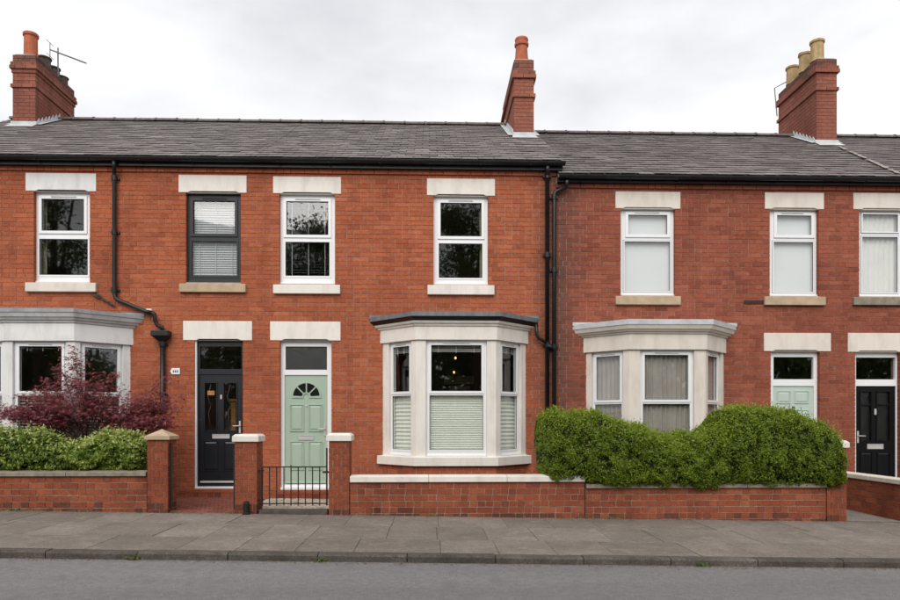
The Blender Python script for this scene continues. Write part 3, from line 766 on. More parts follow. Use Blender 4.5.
for i in range(12):
    lv.extr(arc(R, R+.028, math.pi*i/12, math.pi*(i+1)/12, 1), Yd-.016, Yd+.001)
lv.box(cx_-R-.03, cx_-R*.22, Yd-.016, Yd+.001, z0_-.028, z0_); lv.box(cx_+R*.22, cx_+R+.03, Yd-.016, Yd+.001, z0_-.028, z0_)
for i in range(8): lv.extr(arc(R*.22, R*.32, math.pi*i/8, math.pi*(i+1)/8, 1), Yd-.016, Yd+.001)
for a in (45, 90, 135):
    a = math.radians(a); d = Vector((math.cos(a), math.sin(a))); n_ = Vector((-d.y, d.x))*.011; c0 = Vector((cx_, z0_))
    pts = [c0+d*R*.3-n_, c0+d*(R+.005)-n_, c0+d*(R+.005)+n_, c0+d*R*.3+n_]; lv.extr([tuple(p) for p in pts], Yd-.0155, Yd+.001)
dl = lv.build('door', M['door_s'], HOUSE[1], bevel=.003)
M['darkpane'] = plain('dark_leaded_glass', (.012,.014,.013), .08, .3, 30, .8, .1)
for i in range(4):
    a0 = math.pi*i/4 + .07; a1 = math.pi*(i+1)/4 - .07; g = MB()
    p_ = arc(R*.33, R-.004, a0, a1, 6); g.extr(p_, Yd-.006, Yd-.0005); g.build('pane', M['darkpane'], dl)
mb = MB(); mb.box(lf[0]+.02, lf[1]-.02, Yd-.03, Yd-.001, lf[2]+.02, lf[2]+.05); mb.build('weather_bar', M['door_s'], dl, bevel=.006)
letterbox(dl, px((298,435.2,313.8,440), Yd), Yd); handle(dl, PX(325,Yd), PZ(325,430,Yd), Yd)
mb = MB(); mb.lathe([(.0,0),(.017,0),(.017,.012),(.0,.016)], (0,0,0), 12, Matrix.Translation((cx_, Yd, PZ(306,406,Yd))) @ Matrix.Rotation(math.radians(90),4,'X')); mb.build('spyhole', M['chrome'], dl)
# pale green door behind the hedge
fo, lf, fn, zb = door_base(DOOR[2], 2, 'upvc', (773.5,357,813.5,379.3), 0, (773,386,813.8,496))
lv = MB(); lv.box(lf[0]+.003, lf[1]-.003, Yd, Yd+.044, lf[2]+.003, lf[3]-.003)
for q in [(777,391,790.5,403.5),(794.5,391,808.5,403.5),(777,410,790.5,452),(794.5,410,808.5,452),(777,460,790.5,488),(794.5,460,808.5,488)]: panel(lv, px(q, Yd), Yd, .022, .014)
dl = lv.build('door', M['door_p'], HOUSE[2], bevel=.003)
mb = MB(); r = px((791.8,406.5,794,414), Yd); mb.box(r[0], r[1], Yd-.03, Yd, r[2], r[3]); mb.build('knocker', M['iron'], dl, bevel=.006)
# glossy black door
fo, lf, fn, zb = door_base(DOOR[3], 3, 'upvc', (856,357.5,895.5,379.5), 0, (856,386,895.8,496))
lv = MB(); gl = [px((860.5,392,871,440.5), Yd), px((877,392,889.5,440.5), Yd)]
cells(lv, lf[0]+.003, lf[1]-.003, lf[2]+.003, lf[3]-.003, gl, Yd, Yd+.044)
for q in gl:
    ring(lv, q[0]-.02, q[1]+.02, q[2]-.02, q[3]+.02, .02, Yd-.012, Yd+.002); zz = PZ(875, 405, Yd); lv.box(q[0], q[1], Yd-.005, Yd+.03, zz-.012, zz+.012)
for q in [(860,452,872,482),(877,452,890,482)]: panel(lv, px(q, Yd), Yd, .022)
dl = lv.build('door', M['door_k'], HOUSE[3], bevel=.003)
for q in gl:
    g = MB(); g.box(q[0]-.004, q[1]+.004, Yd+.032, Yd+.036, q[2]-.004, q[3]+.004); g.build('pane', M['glass_f'], dl)
letterbox(dl, px((867,444,883,449), Yd), Yd); handle(dl, PX(857.6,Yd), PZ(857,437,Yd), Yd, 1)
mb = MB(); r = px((873.7,409,875.7,415), Yd); mb.box(r[0], r[1], Yd-.03, Yd, r[2], r[3]); mb.build('knocker', M['chrome'], dl, bevel=.008)
ab = MB(); r = px((744,300.3,764,304.2), -.012); ab.box(r[0], r[1], -.016, -.008, r[2], r[3])
for k in range(8): xk_ = r[0]+(r[1]-r[0])*(k+.5)/8; ab.box(xk_-.012, xk_+.012, -.022, -.0161, r[2]+.008, r[3]-.008)
ab.build('air_brick', plain('sooty_air_brick', (.06,.038,.032), .9, .2, 10, .1), HOUSE[2])
# doorsteps of brick
for i, (u0, u1, vt) in enumerate([(180,243.5,488), (278,334,489.5)]):
    x0, x1 = PX(u0,-.2), PX(u1,-.2); zt = PZ(u0, vt, 0)-.012
    s = MB(); s.box(x0+.006, x1-.006, -.27, -.012, zt-.4, zt-.006); so = s.build('doorstep', M['mortar_g'], HOUSE[i])
    k = int((x1-x0)/.115); wd_ = (x1-x0)/k
    for j in range(k):
        bb = MB(); bb.box(-wd_/2+.003, wd_/2-.003, -.135, .135, -.045, .0, None, random.uniform(.25,.8)); 
        link('brick', bb.mesh('brick', M['brick_g']), so, (x0+wd_*(j+.5), -.15, zt))
        bb = MB(); bb.box(-wd_/2+.003, wd_/2-.003, -.0, .1, -.135, .0, None, random.uniform(.0,.5));
        link('brick', bb.mesh('brick', M['brick_g']), so, (x0+wd_*(j+.5), -.278, zt-.052))

# ------------------------------------------------------------------ eaves, gutters, roofs
ROOF = []
ED = .0
YE, YR = -.21, 4.3
def roof_geo(ue, ve, vr): 
    ez = PZ(ue, ve, YE); rz = PZ(ue, vr, YR); return ez, rz, math.atan2(rz-ez, YR-YE)
RGA = roof_geo(300, 157.5, 123.0); RGB = roof_geo(720, 175.0, 135.6)
def half_round(mb, x0, x1, y, z, r, n=8):
    prof = [(y + r*math.cos(a), z + r*math.sin(a)) for a in [math.pi + math.pi*i/n for i in range(n+1)]]
    inn = [(y + (r-.012)*math.cos(a), z + (r-.012)*math.sin(a)) for a in [2*math.pi - math.pi*i/n for i in range(n+1)]]
    mb.extx(prof+inn, x0, x1)
for i in range(4):
    ez, rz, pt = RGA if i < 2 else RGB
    xa, xb = HB[i], HB[i+1]
    top = TOPA if i < 2 else TOPB
    if i == 1: xb += .10
    if i == 2: xa += .012
    ct, st_ = math.cos(pt), math.sin(pt)
    def RP(x, s, h): return (x, YE + s*ct - h*st_, ez + s*st_ + h*ct)
    Ls = (YR-YE)/ct
    rm = MB()                                              # roof deck and back slope, gable ends closed
    dk = -.03
    a0, a1 = (YE+.05, ez+.03*0+dk+ (.05*st_/ct)), (YR, rz+dk)
    rm.extx([(a0[0],a0[1]),(YR,rz+dk),(2*YR-YE, ez+dk),(2*YR-YE,ez+dk-.1),(a0[0],a0[1]-.05)], xa, xb)
    ro = rm.build('roof', M['brick_b' if i >= 2 else 'brick_a'] if False else M['slate_b'], HOUSE[i]); ROOF.append(ro)
    sl = MB(); gauge, sw, thk = .235, .29, .009; rows = int(Ls/gauge)+1
    for r_ in range(rows):
        s0 = r_*gauge; s1 = min(s0+gauge*1.6, Ls+.02)
        if s0 > Ls-.05: continue
        off = (r_ % 2)*sw/2
        k = math.floor((xa-off)/sw)
        x = off + k*sw
        while x < xb:
            p, q = max(x, xa), min(x+sw, xb)
            if q-p > .02:
                p += .005; q -= .005; sk = random.uniform(-.012,.012) + (random.random() < .02)*random.uniform(-.05,.02); l = random.uniform(-.003,.005)
                t2 = thk*2.2 + l
                vs = [RP(p,s0+sk,t2-thk), RP(q,s0+sk,t2-thk), RP(q,s1,-.004-thk), RP(p,s1,-.004-thk), RP(p,s0+sk,t2), RP(q,s0+sk,t2), RP(q,s1,-.004), RP(p,s1,-.004)]
                sl.add(vs, [(0,1,5,4),(1,2,6,5),(3,0,4,7),(4,5,6,7)], None, random.random())
            x += sw
    o = sl.build('slates', M['slate_a' if i < 2 else 'slate_b'], ro); o['kind'] = 'stuff'
    # ridge tiles
    tm = []
    for e_ in (0, 1):
        mb = MB(); n = 6; w_ = .15; Lr = .246
        for (ra, xs0, xs1) in ((w_, -Lr, Lr), (w_+.016, Lr-.035, Lr+.004)):
            pr = [(ra*math.cos(a)*1.05, ra*math.sin(a)*.62) for a in [math.pi*j/n for j in range(n+1)]]
            mb.extx(pr, xs0, xs1)
        tm.append(mb.mesh('ridge_tile', M['ridge']))
    nrt = round((xb-xa)/.5); x = xa + (xb-xa)/nrt/2
    while x < xb-.1:
        o = link('ridge_tile', tm[0], ro, (x, YR, rz-.035+random.uniform(-.005,.005))); o.rotation_euler = (0, random.uniform(-.008,.008), 0)
        x += (xb-xa)/nrt
    # fascia and gutter
    fx0 = xa - (.0 if i != 2 else -.0); fx1 = xb
    fb = MB(); fb.box(fx0, fx1, -.125, -.10, top-.005, ez-.035); fb.box(fx0, fx1, -.099, -.001, top-.002, top+.02); fb.build('fascia', M['black'], HOUSE[i])
    gt = MB(); half_round(gt, fx0, fx1 + (.03 if i == 1 else 0), -.195, ez-.02, .066)
    for q in range(int((fx1-fx0)/.9)): 
        xq = fx0 + .4 + q*.9; gt.box(xq-.012, xq+.012, -.14, -.126, ez-.07, ez-.03); gt.box(xq-.01, xq+.01, -.266, -.128, ez-.093, ez-.087)
    gt.build('gutter', M['black'], HOUSE[i])
# exposed verge of the higher roof at the step
vg = MB(); ez, rz, pt = RGA
vg.extx([(YE+.12, ez-.03), (YR, rz-.06), (YR, rz-.45), (.03, ez-.35), (.03, ez-.1)], HB[2]+.012, HB[2]+.09); vg.build('verge', M['brick_a'], HOUSE[1])

# ------------------------------------------------------------------ chimneys
def ring_bricks(mb, x0, x1, y0, y1, z, h, Ln, odd, e=0.0, sides='fblr'):
    X0_, X1_, Y0_, Y1_ = x0-e, x1+e, y0-e, y1+e; d = .1
    j = .004
    def run(a, b, fn):
        x = a - (Ln/2 if odd else 0)
        while x < b-.02:
            p, q = max(a, x), min(b, x+Ln)
            if b-q < .05: q = b; x = b
            if p == a and q < a+.05: x = q-Ln+.0; q = min(b, q+Ln); x += Ln
            if q-p > .012: fn(p+j, q-j)
            x += Ln
    if 'f' in sides: run(X0_, X1_, lambda p, q: mb(p, q, Y0_, Y0_+d, z+j, z+h-j))
    if 'b' in sides: run(X0_, X1_, lambda p, q: mb(p, q, Y1_-d, Y1_, z+j, z+h-j))
    if 'l' in sides: run(Y0_+d+j, Y1_-d-j, lambda p, q: mb(X0_, X0_+d, p, q, z+j, z+h-j))
    if 'r' in sides: run(Y0_+d+j, Y1_-d-j, lambda p, q: mb(X1_-d, X1_, p, q, z+j, z+h-j))
def chimney(house, rg, u0, u1, vbase, vtop, y0, y1, bands, pots):
    ez, rz, pt = rg; x0, x1 = PX(u0, y0), PX(u1, y0); um = (u0+u1)/2
    zt = PZ(um, vtop, y0); tanp = math.tan(pt); zbase = ez + (y0-YE)*tanp
    core = MB(); core.box(x0+.012, x1-.012, y0+.012, y1-.012, zbase-.3, zt-.01); co = core.build('chimney', M['mortar'], HOUSE[house])
    mb = MB(); h = .083; n = int((zt-(zbase-.25))/h); add = lambda *a: mb.box(*a, None, min(1, random.uniform(0, .35) + max(0, zt-.09-a[4])*random.uniform(.6, 2.2)))
    for c in range(n):
        z = zt-(c+1)*h; ring_bricks(add, x0, x1, y0, y1, z, h, .25, c % 2, bands.get(c, 0))
    o = mb.build('brickwork', M['brick_c'], co); o['kind'] = 'stuff'
    cap = MB(); cap.prism([(x0+.03,y0+.03),(x1-.03,y0+.03),(x1-.03,y1-.03),(x0+.03,y1-.03)], zt-.012, zt+.035); cap.build('flaunching', M['cement'], co, bevel=.02)
    fl = MB(); fl.box(x0-.03, x1+.03, y0-.022, y0-.004, zbase-.06, zbase+.10)                     # front apron
    fl.add([(x0-.06,y0-.24,zbase-.24*tanp+.03),(x1+.06,y0-.24,zbase-.24*tanp+.03),(x1+.03,y0-.01,zbase+.04),(x0-.03,y0-.01,zbase+.04)], [(0,1,2,3)])
    for sx, xx in ((-1, x0), (1, x1)):
        ye = min(y1, YR); k = int((ye-y0)/.145)
        for j in range(k):
            ya, yb = y0+.145*j, y0+.145*(j+1)
            za, zb_ = ez+(ya-YE)*tanp, ez+(yb-YE)*tanp
            xi, xo = (xx-.018, xx-.004) if sx < 0 else (xx+.004, xx+.018)
            fl.extx([(ya, za-.02), (yb, zb_-.02), (yb, zb_+.06), (yb-.02, zb_+.15), (ya, za+.07)], xi, xo)
        fl.add([(xx, y0-.02, zbase+.035), (xx+sx*.13, y0-.02, zbase+.035), (xx+sx*.13, ye, ez+(ye-YE)*tanp+.035), (xx, ye, ez+(ye-YE)*tanp+.035)], [(0,1,2,3) if sx > 0 else (3,2,1,0)])
    fl.build('flashing', M['lead'], co)
    for (px_, py_, hgt, rad, mt, style) in pots:
        p = MB(); cx = x0+(x1-x0)*px_; cy = y0+(y1-y0)*py_
        if style == 'roll': prof = [(rad*1.05,0),(rad,.06),(rad*.86,hgt*.62),(rad*.86,hgt*.66),(rad*1.04,hgt*.70),(rad*1.06,hgt*.78),(rad*.92,hgt*.82),(rad*.95,hgt*.90),(rad*1.0,hgt*.93),(rad*.95,hgt),(rad*.72,hgt),(rad*.6,hgt-.2)]
        else: prof = [(rad*1.02,0),(rad*.97,.05),(rad*.93,hgt*.86),(rad*1.08,hgt*.88),(rad*1.1,hgt*.97),(rad*1.0,hgt),(rad*.85,hgt),(rad*.8,hgt-.15)]
        p.lathe(prof, (cx, cy, zt+.03), 20); p.build('chimney_pot', M[mt], co, smooth=False)
    return (x0, x1, y0, y1, zt)
BND = {2: .035, 3: .05, 4: .035, 9: .03}
ch1 = chimney(0, RGA, 12.5, 35.5, 128, 54.5, 3.25, 4.95, {2: .035, 3: .05, 4: .02, 8: .035}, [(.55,.13,.56,.150,'terracotta','tall'), (.55,.45,.30,.15,'sootpot','tall'), (.55,.68,.26,.15,'sootpot','tall'), (.55,.90,.22,.15,'sootpot','tall')])
ch2 = chimney(1, RGA, 514, 534, 139, 59.5, 2.5, 4.85, {3: .035, 4: .05, 9: .035}, [(.45,.10,.55,.15,'terracotta','roll')])
ch3 = chimney(2, RGB, 816.5, 837, 143, 58.5, 3.2, 4.95, {2: .035, 3: .05, 8: .035}, [(.3,.13,.50,.152,'buff','tall'), (.3,.42,.47,.15,'buff','tall'), (.3,.50,.56,.08,'sootpot','tall'), (.3,.76,.45,.15,'buff','tall')])
# old mortar run across the slates below the right chimney
def on_roof(u, v, rg):
    ez, rz, pt = rg; lo_, hi_ = YE, YR
    for _ in range(40):
        m_ = (lo_+hi_)/2
        if PZ(u, v, m_) > ez+(m_-YE)*math.tan(pt)+.05: lo_ = m_
        else: hi_ = m_
    return Vector((PX(u, lo_), lo_, ez+(lo_-YE)*math.tan(pt)+.045))
a_, b_ = on_roof(839, 146, RGB), on_roof(898, 172.5, RGB); fm = MB(); nn_ = 26; vs = []
for k in range(nn_+1):
    q = a_.lerp(b_, k/nn_); w_ = .028+.03*random.random()
    vs += [(q.x-w_, q.y, q.z+random.uniform(0,.012)), (q.x+w_, q.y, q.z+random.uniform(0,.012))]
fm.add(vs, [(2*k, 2*k+2, 2*k+3, 2*k+1) for k in range(nn_) if k % 9 != 4]); fm.build('mortar_fillet', plain('old_fillet', (.27,.24,.215), .95, .3, 14, .1, .3), HOUSE[3])
# aerials
ya = 4.3; ax = PX(58, ya)
a = thing('television_aerial', 'thin grey yagi aerial on a pole behind the left sooty chimney', 'aerial', (ax, ya, ch1[4]-.9))
mb = MB(); zt_ = PZ(58, 49, ya); mb.tube([(ax,ya,ch1[4]-.9),(ax,ya,zt_+.03)], .016, 6); mb.build('pole', M['alu'], a)
pA = Vector((PX(50,ya), ya, PZ(50,49.5,ya))); pB = Vector((PX(86,ya-.5), ya-.5, PZ(86,63,ya-.5)))
mb = MB(); mb.tube([pA, pB], .016, 6); bo = mb.build('boom', M['alu'], a)
for k in range(15):
    p = pA.lerp(pB, .16+.82*k/14); e = MB(); e.tube([p+Vector((0,-.07,.0)), p+Vector((0,.07,.0))], .004, 4); e.build('element', M['alu'], bo)
e = MB(); 
for k in (-1, 1): e.tube([pA+Vector((.0,-.16,.16*k)), pA+Vector((0,.16,.16*k))], .008, 4)
e.tube([pA+Vector((0,0,.17)), pA+Vector((0,0,-.3))], .01, 4); e.build('reflector', M['alu'], bo)
yb_ = 5.0
a = thing('aerial_bracket', 'bent grey wire bracket fixed to the chimney with buff pots', 'bracket', (PX(777,yb_), yb_, PZ(777,116,yb_)))
mb = MB(); mb.tube([(PX(777,yb_),yb_,PZ(777,116,yb_)), (PX(774.5,yb_),yb_,PZ(774,88,yb_)), (PX(786,yb_-.35),yb_-.35,PZ(786,82,yb_-.35))], .014, 6)
mb.build('arm', M['alu'], a)

# ------------------------------------------------------------------ downpipes
def pipe(house, pts, r=.036, collars=(), name='downpipe'):
    mb = MB(); mb.tube(pts, r, 12); o = mb.build(name, M['black'], HOUSE[house], smooth=True)
    for (x, y, z) in collars:
        c = MB(); c.tube([(x,y,z-.045),(x,y,z+.045)], r*1.28, 12); c.box(x-.075, x+.075, y+.02, -.012, z-.02, z+.02); c.build('pipe_bracket', M['black'], o)
    return o
def W(u, v, Y): x, z = P(u, v, Y); return (x, Y, z)
yp = -.075
# left: down from the gutter, swept across to a hopper
pts = [W(114,161,-.19), W(114,166,-.19), W(114.3,171,-.1), W(114.3,176,yp), W(114.3,294,yp), W(115.5,298,yp), W(119,300.5,yp), W(146,311.5,yp-.02), W(150.5,312.3,yp-.03)]
pipe(0, pts, .036, [(PX(114.3,yp), yp, PZ(114,v,yp)) for v in (178, 232, 290)])
pipe(0, [W(151,312,yp-.03), W(154.5,314,yp-.03), W(155,321,yp-.02), W(157.5,325.5,yp), W(162,327,yp), W(163,332,yp)], .034, name='swan_neck')
hp = MB(); x0_, z0_ = P(152.8,331,-.09); x1_, z1_ = P(170,336.5,-.09)
cxh = PX(162.5, yp)
hp.box(x0_, x1_, -.2, -.012, z1_, z0_)
lo = [(cxh-.05,-.13),(cxh+.05,-.13),(cxh+.05,-.03),(cxh-.05,-.03)]; hi = [(x0_+.015,-.19),(x1_-.015,-.19),(x1_-.015,-.02),(x0_+.015,-.02)]
zl = PZ(162,341.5,-.09); hp.add([(*p,zl) for p in lo]+[(*p,z1_-.001) for p in hi], [(0,1,5,4),(1,2,6,5),(2,3,7,6),(3,0,4,7),(3,2,1,0),(4,5,6,7)])
hp.build('hopper', M['black'], HOUSE[0], bevel=.008)
pipe(0, [W(162.5,339,yp), W(162.5,500,yp)], .042, [(PX(162.5,yp), yp, PZ(162,v,yp)) for v in (344, 395, 450)])
pc = MB(); pc.box(*[PX(u,-.06) for u in (146.5,152.3)], -.1, -.012, PZ(150,313.5,-.06), PZ(150,309,-.06)); pc.build('pipe_clamp', M['stone_p'], HOUSE[0], bevel=.01)
# the two pipes at the step between the houses
pts = [W(547.6,166,-.19), W(547.6,171,-.17), W(547.3,176,yp-.01), W(547.3,500,yp-.01)]
pipe(1, pts, .039, [(PX(547.3,yp), yp-.01, PZ(547,v,yp)) for v in (176, 255, 345, 430)])
pts = [W(567,180,-.19), W(567,185,-.16), W(565,187.5,-.1), W(556,191.5,yp), W(554.2,194,yp), W(554.2,505,yp)]
pipe(2, pts, .037, [(PX(554.2,yp), yp, PZ(554,v,yp)) for v in (197, 270, 347, 430)])
# bay gutter outlet
pts = [W(536.5,324,-.12), W(536.5,334,-.12), W(538.5,338,-.11), W(546.5,342.5,yp-.03)]
pipe(1, pts, .03, name='gutter_outlet')
pts = [W(547,345,yp-.04), W(553.5,348.5,yp-.04)]
pipe(1, pts, .032, name='pipe_junction')
# old creeper stub hanging by the left pipe
mb = MB(); 
for k in range(5):
    p0 = Vector(W(92.5+k*4, 293.5+k*1.9+random.uniform(-1,1), -.03)); p1 = Vector(W(99.5+k*4, 297+k*1.9+random.uniform(-1.5,1.5), -.045)); mb.tube([p0, (p0+p1)/2+Vector((0,-.02,random.uniform(-.02,.02))), p1], [.012,.022,.014], 6)
tag(mb.build('creeper_stem', M['bark']), 'dead brown creeper stem clinging to brick beside the kinked downpipe', 'creeper')

# ================================================================== front gardens: walls, piers, paths
struct(sloped('front_garden', HB[0], HB[4], YW+.22, -.01, -.06, M['soil'], 12))
gvar = {}
def gbrick(parent, x0, x1, y0, y1, z0, z1, m='brick_g', tn=None):
    k = (round(x1-x0,3), round(y1-y0,3), round(z1-z0,3), m, random.randrange(1, 7) if tn is None else tn)
    if k not in gvar:
        mb = MB(); mb.box(-k[0]/2, k[0]/2, -k[1]/2, k[1]/2, -k[2]/2, k[2]/2, None, k[4]/6); gvar[k] = mb.mesh('brick', M[m])
    o = link('brick', gvar[k], parent, ((x0+x1)/2+random.uniform(-.0015,.0015), (y0+y1)/2, (z0+z1)/2)); return o
GC = .0905
def low_wall(name_label, xa, xb, ztop, zbot, y0, th, coping, copm, cop_h, copen=(0, 0), axis='x', piers=()):
    t = thing('garden_wall', name_label, 'garden wall', ((xa+xb)/2, y0, zbot), 'low brick garden walls')
    core = MB(); core.box(xa+.003, xb-.003, y0+.01, y0+th-.01, zbot-.3, ztop-.002); co = core.build('core', M['mortar_g'], t)
    n = int((ztop-zbot)/GC)+2
    for c in range(n):
        z1 = ztop-c*GC; z0 = z1-GC
        Ln = .232; x = xa - (Ln/2 if c % 2 else 0) - (c*37 % 3)*.01
        while x < xb-.02:
            p, q = max(xa, x), min(xb, x+Ln)
            hd_ = [(p, q)] if q-p < .2 or random.random() < .5 else [(p, (p+q)/2), ((p+q)/2, q)]
            for p, q in hd_:
                if q-p > .02: gbrick(co, p+.004, q-.004, y0+random.uniform(-.002,.002), y0+.1, z0+.006, z1-.006, tn=(random.choice((0,0,1,4)) if random.random() < .015 or (z0 < gz((p+q)/2)+.055 and random.random() < .75) else None))
            x += Ln
    if coping:
        cp_n = max(1, int((xb-xa)/.95)); wdt = (xb-xa+copen[0]+copen[1])/cp_n
        for k in range(cp_n):
            a0 = xa-copen[0]+wdt*k; m = MB()
            m.extx([(y0-.035, ztop+.002), (y0+th+.03, ztop+.002), (y0+th+.03, ztop+cop_h), (y0+th/2, ztop+cop_h+.012), (y0-.035, ztop+cop_h-.006)], a0+.002, a0+wdt-.002, None, random.random())
            m.build('coping', M[copm], t, bevel=.008)
    return t
def pier(t, x0, x1, y0, y1, ztop, zbot, m='brick_g', tn=None):
    core = MB(); core.box(x0+.01, x1-.01, y0+.01, y1-.01, zbot-.2, ztop-.002); co = core.build('pier', M['mortar_g'], t)
    n = int((ztop-zbot)/GC)+2
    for c in range(n):
        z = ztop-(c+1)*GC
        ring_bricks(lambda *a: gbrick(co, *a, tn=(random.choice((0,1)) if a[4] < zbot+.06 else random.choice(tn) if tn else None)), x0, x1, y0, y1, z, GC, (x1-x0)/2.5, c % 2, 0, 'fblr')
    return co
# left wall with pyramid-capped pier
xa, xb = PX(-95, YW), PX(147, YW); zt = PZ(80, 476.5, YW)
low_wall('low brick wall with grey stone coping and pyramid capped pier before the bushes', xa, xb-.002, zt, gz(xa)-.1, YW, .24, True, 'stone_g', PZ(80,471.8,YW)-zt)
t1 = bpy.data.objects['garden_wall']
x0, x1 = PX(147.5, YW-.02), PX(168.5, YW-.02); zp = PZ(158, 440, YW)
pier(t1, x0, x1, YW-.04, YW+.30, zp, gz(x0))
mb = MB(); c = .03; zc_ = PZ(158,436.2,YW); za = PZ(158,429,YW+.13)
mb.box(x0-c, x1+c, YW-.04-c, YW+.30+c, zp+.003, zc_)
xm, ym = (x0+x1)/2, YW+.13
mb.add([(x0-c,YW-.04-c,zc_),(x1+c,YW-.04-c,zc_),(x1+c,YW+.3+c,zc_),(x0-c,YW+.3+c,zc_),(xm,ym,za)], [(0,1,4),(1,2,4),(2,3,4),(3,0,4)])
mb.build('pier_cap', M['stone_t'], t1, bevel=.006)
mb = MB(); xx = x1+.018; mb.box(xx-.012, xx+.012, YW+.02, YW+.05, gz(xx)+.05, gz(xx)+1.0); mb.build('hinge_bar', M['iron'], t1)
# gate pier between the two doors
t = thing('gate_pier', 'square red brick gate pier with white painted cap between the black and green doors', 'gate pier', (PX(245,YW), YW, gz(-3)))
x0, x1 = PX(234.5, YW), PX(257, YW); zp = PZ(245, 442, YW)
pier(t, x0, x1, YW, YW+.36, zp, gz(x0), tn=(2,3,3,4,5))
def flat_cap(t, x0, x1, y0, y1, z0, z1, m='stone_p'):
    c = .03; mb = MB(); mb.box(x0-c, x1+c, y0-c, y1+c, z0+.002, z0+(z1-z0)*.72)
    za, zb_ = z0+(z1-z0)*.72, z1; i = .035
    mb.add([(x0-c,y0-c,za),(x1+c,y0-c,za),(x1+c,y1+c,za),(x0-c,y1+c,za),(x0-c+i,y0-c+i,zb_),(x1+c-i,y0-c+i,zb_),(x1+c-i,y1+c-i,zb_),(x0-c+i,y1+c-i,zb_)],
           [(0,1,5,4),(1,2,6,5),(2,3,7,6),(3,0,4,7),(4,5,6,7)]); mb.build('pier_cap', M[m], t, bevel=.008)
flat_cap(t, x0, x1, YW, YW+.36, zp, PZ(245,434.3,YW))
mb = MB(); xx = x0-.018; mb.box(xx-.012, xx+.012, YW+.05, YW+.08, gz(xx)+.05, gz(xx)+.95); mb.build('hinge_bar', M['iron'], t)
xg0, zg0 = P(246.3, 513.5, YW-.06)
mb = MB(); g0 = gz(xg0); mb.lathe([(.055,0),(.055,.02),(.043,.03),(.043,.16),(.035,.185),(.0,.195)], (xg0, YW-.06, g0), 14)
tag(mb.build('post_stub', M['rubber']), 'short rounded black iron stub standing at the foot of the gate pier', 'stub post')
# middle wall with the white-capped gate pier
x0, x1 = PX(328.5, YW), PX(349.5, YW); xe = PX(585, YW); ztm = PZ(465, 482.3, YW)
t2 = low_wall('low orange brick wall with smooth cream coping before the middle bay', x1+.004, xe, ztm, gz(xe)-.02, YW+.012, .23, True, 'stone_p', PZ(465,475.9,YW)-ztm, (0, 0))
zp = PZ(338, 441.3, YW); pier(t2, x0, x1, YW, YW+.32, zp, gz(x0), tn=(2,3,3,4,5)); flat_cap(t2, x0, x1, YW, YW+.32, zp, PZ(338,433.3,YW))
# right wall under the hedge
xs, xpe0, xpe = PX(586, YW), PX(826.5, YW), PX(846.5, YW); ztr = PZ(700, 488.2, YW)
t3 = low_wall('low dark brick wall with mossy stone coping under the clipped hedge', xs, xpe0-.003, ztr, gz(xpe)-.02, YW+.004, .24, True, 'stone_g', PZ(700,483.5,YW)-ztr)
zp = PZ(838, 448, YW); pier(t3, xpe0, xpe, YW-.008, YW+.32, zp, gz(xpe)); flat_cap(t3, xpe0, xpe, YW-.008, YW+.32, zp, PZ(838,440.5,YW), 'stone_p')
# dividing wall on the right, running back to the houses
xd = PX(847.5, -1.1); zt_ = PZ(847, 477.5, -1.1)
t4 = thing('garden_wall', 'low dividing brick wall with cream coping running back to the glossy black door', 'garden wall', (xd, -1.3, gz(xd)), 'low brick garden walls')
core = MB(); core.box(xd+.01, xd+.21, YW+.0, -.02, gz(xd)-.3, zt_-.002); co = core.build('core', M['mortar_g'], t4)
for c in range(9):
    z1 = zt_-c*GC; y = YW - (.13 if c % 2 else 0)
    while y < -.04:
        p, q = max(YW-.008, y), min(-.02, y+.262)
        if q-p > .03: gbrick(co, xd+random.uniform(-.001,.001), xd+.1, p+.004, q-.004, z1-GC+.006, z1-.006)
        y += .262
    gbrick(co, xd+.104, xd+.216, YW-.008, YW+.1, z1-GC+.006, z1-.006)
for k in range(3):
    m = MB(); y0_ = YW-.03+.83*k; m.box(xd-.035, xd+.25, y0_+.002, y0_+.828, zt_+.002, zt_+.075, None, random.random()); m.build('coping', M['stone_b'], t4, bevel=.01)
# paths
def path(name, xa, xb, y0, y1, dz0, dz1, m):
    mb = MB(); mb.add([(xa,y0,gz(xa)+dz0),(xb,y0,gz(xb)+dz0),(xb,y1,gz(xb)+dz1),(xa,y1,gz(xa)+dz1)], [(0,1,2,3)]); return struct(mb.build(name, m))
xa, xb = PX(170, -.3), PX(234, YW)
tp = path('tiled_path', xa, xb, YW+.02, -.28, .0, -.042, M['mortar_g'])
nxp, nyp = 9, 20
for j in range(nyp):
    for i in range(nxp+1):
        y = YW+.03+(2.15/nyp)*j; wd_ = (xb-xa)/nxp; x = xa+wd_*(i-(.5 if j % 2 else 0)); p, q = max(xa, x), min(xb, x+wd_)
        if q-p < .04: continue
        zz_ = gz((p+q)/2)+.012-.042*(y-YW)/2.2
        gbrick(tp, p+.004, q-.004, y+.003, y+2.15/nyp-.003, zz_-.03, zz_+.004, 'paver')
xa, xb = PX(258, YW), PX(328, YW)
path('pebble_path', PX(262,-.28), xb+.3, YW+.14, -.28, .012, -.03, M['mosaic'])
mb = MB(); mb.box(xa+.01, xb-.01, YW+.0, YW+.16, gz(xb)-.1, gz(xa)+.055); tag(mb.build('gate_sill', M['kerb'], bevel=.01), 'worn dark stone sill under the iron gate', 'stone sill')
xa, xb = xpe+.0, xd
path('concrete_path', xa, xb, YW+.0, -.02, .006, .02, M['conc'])
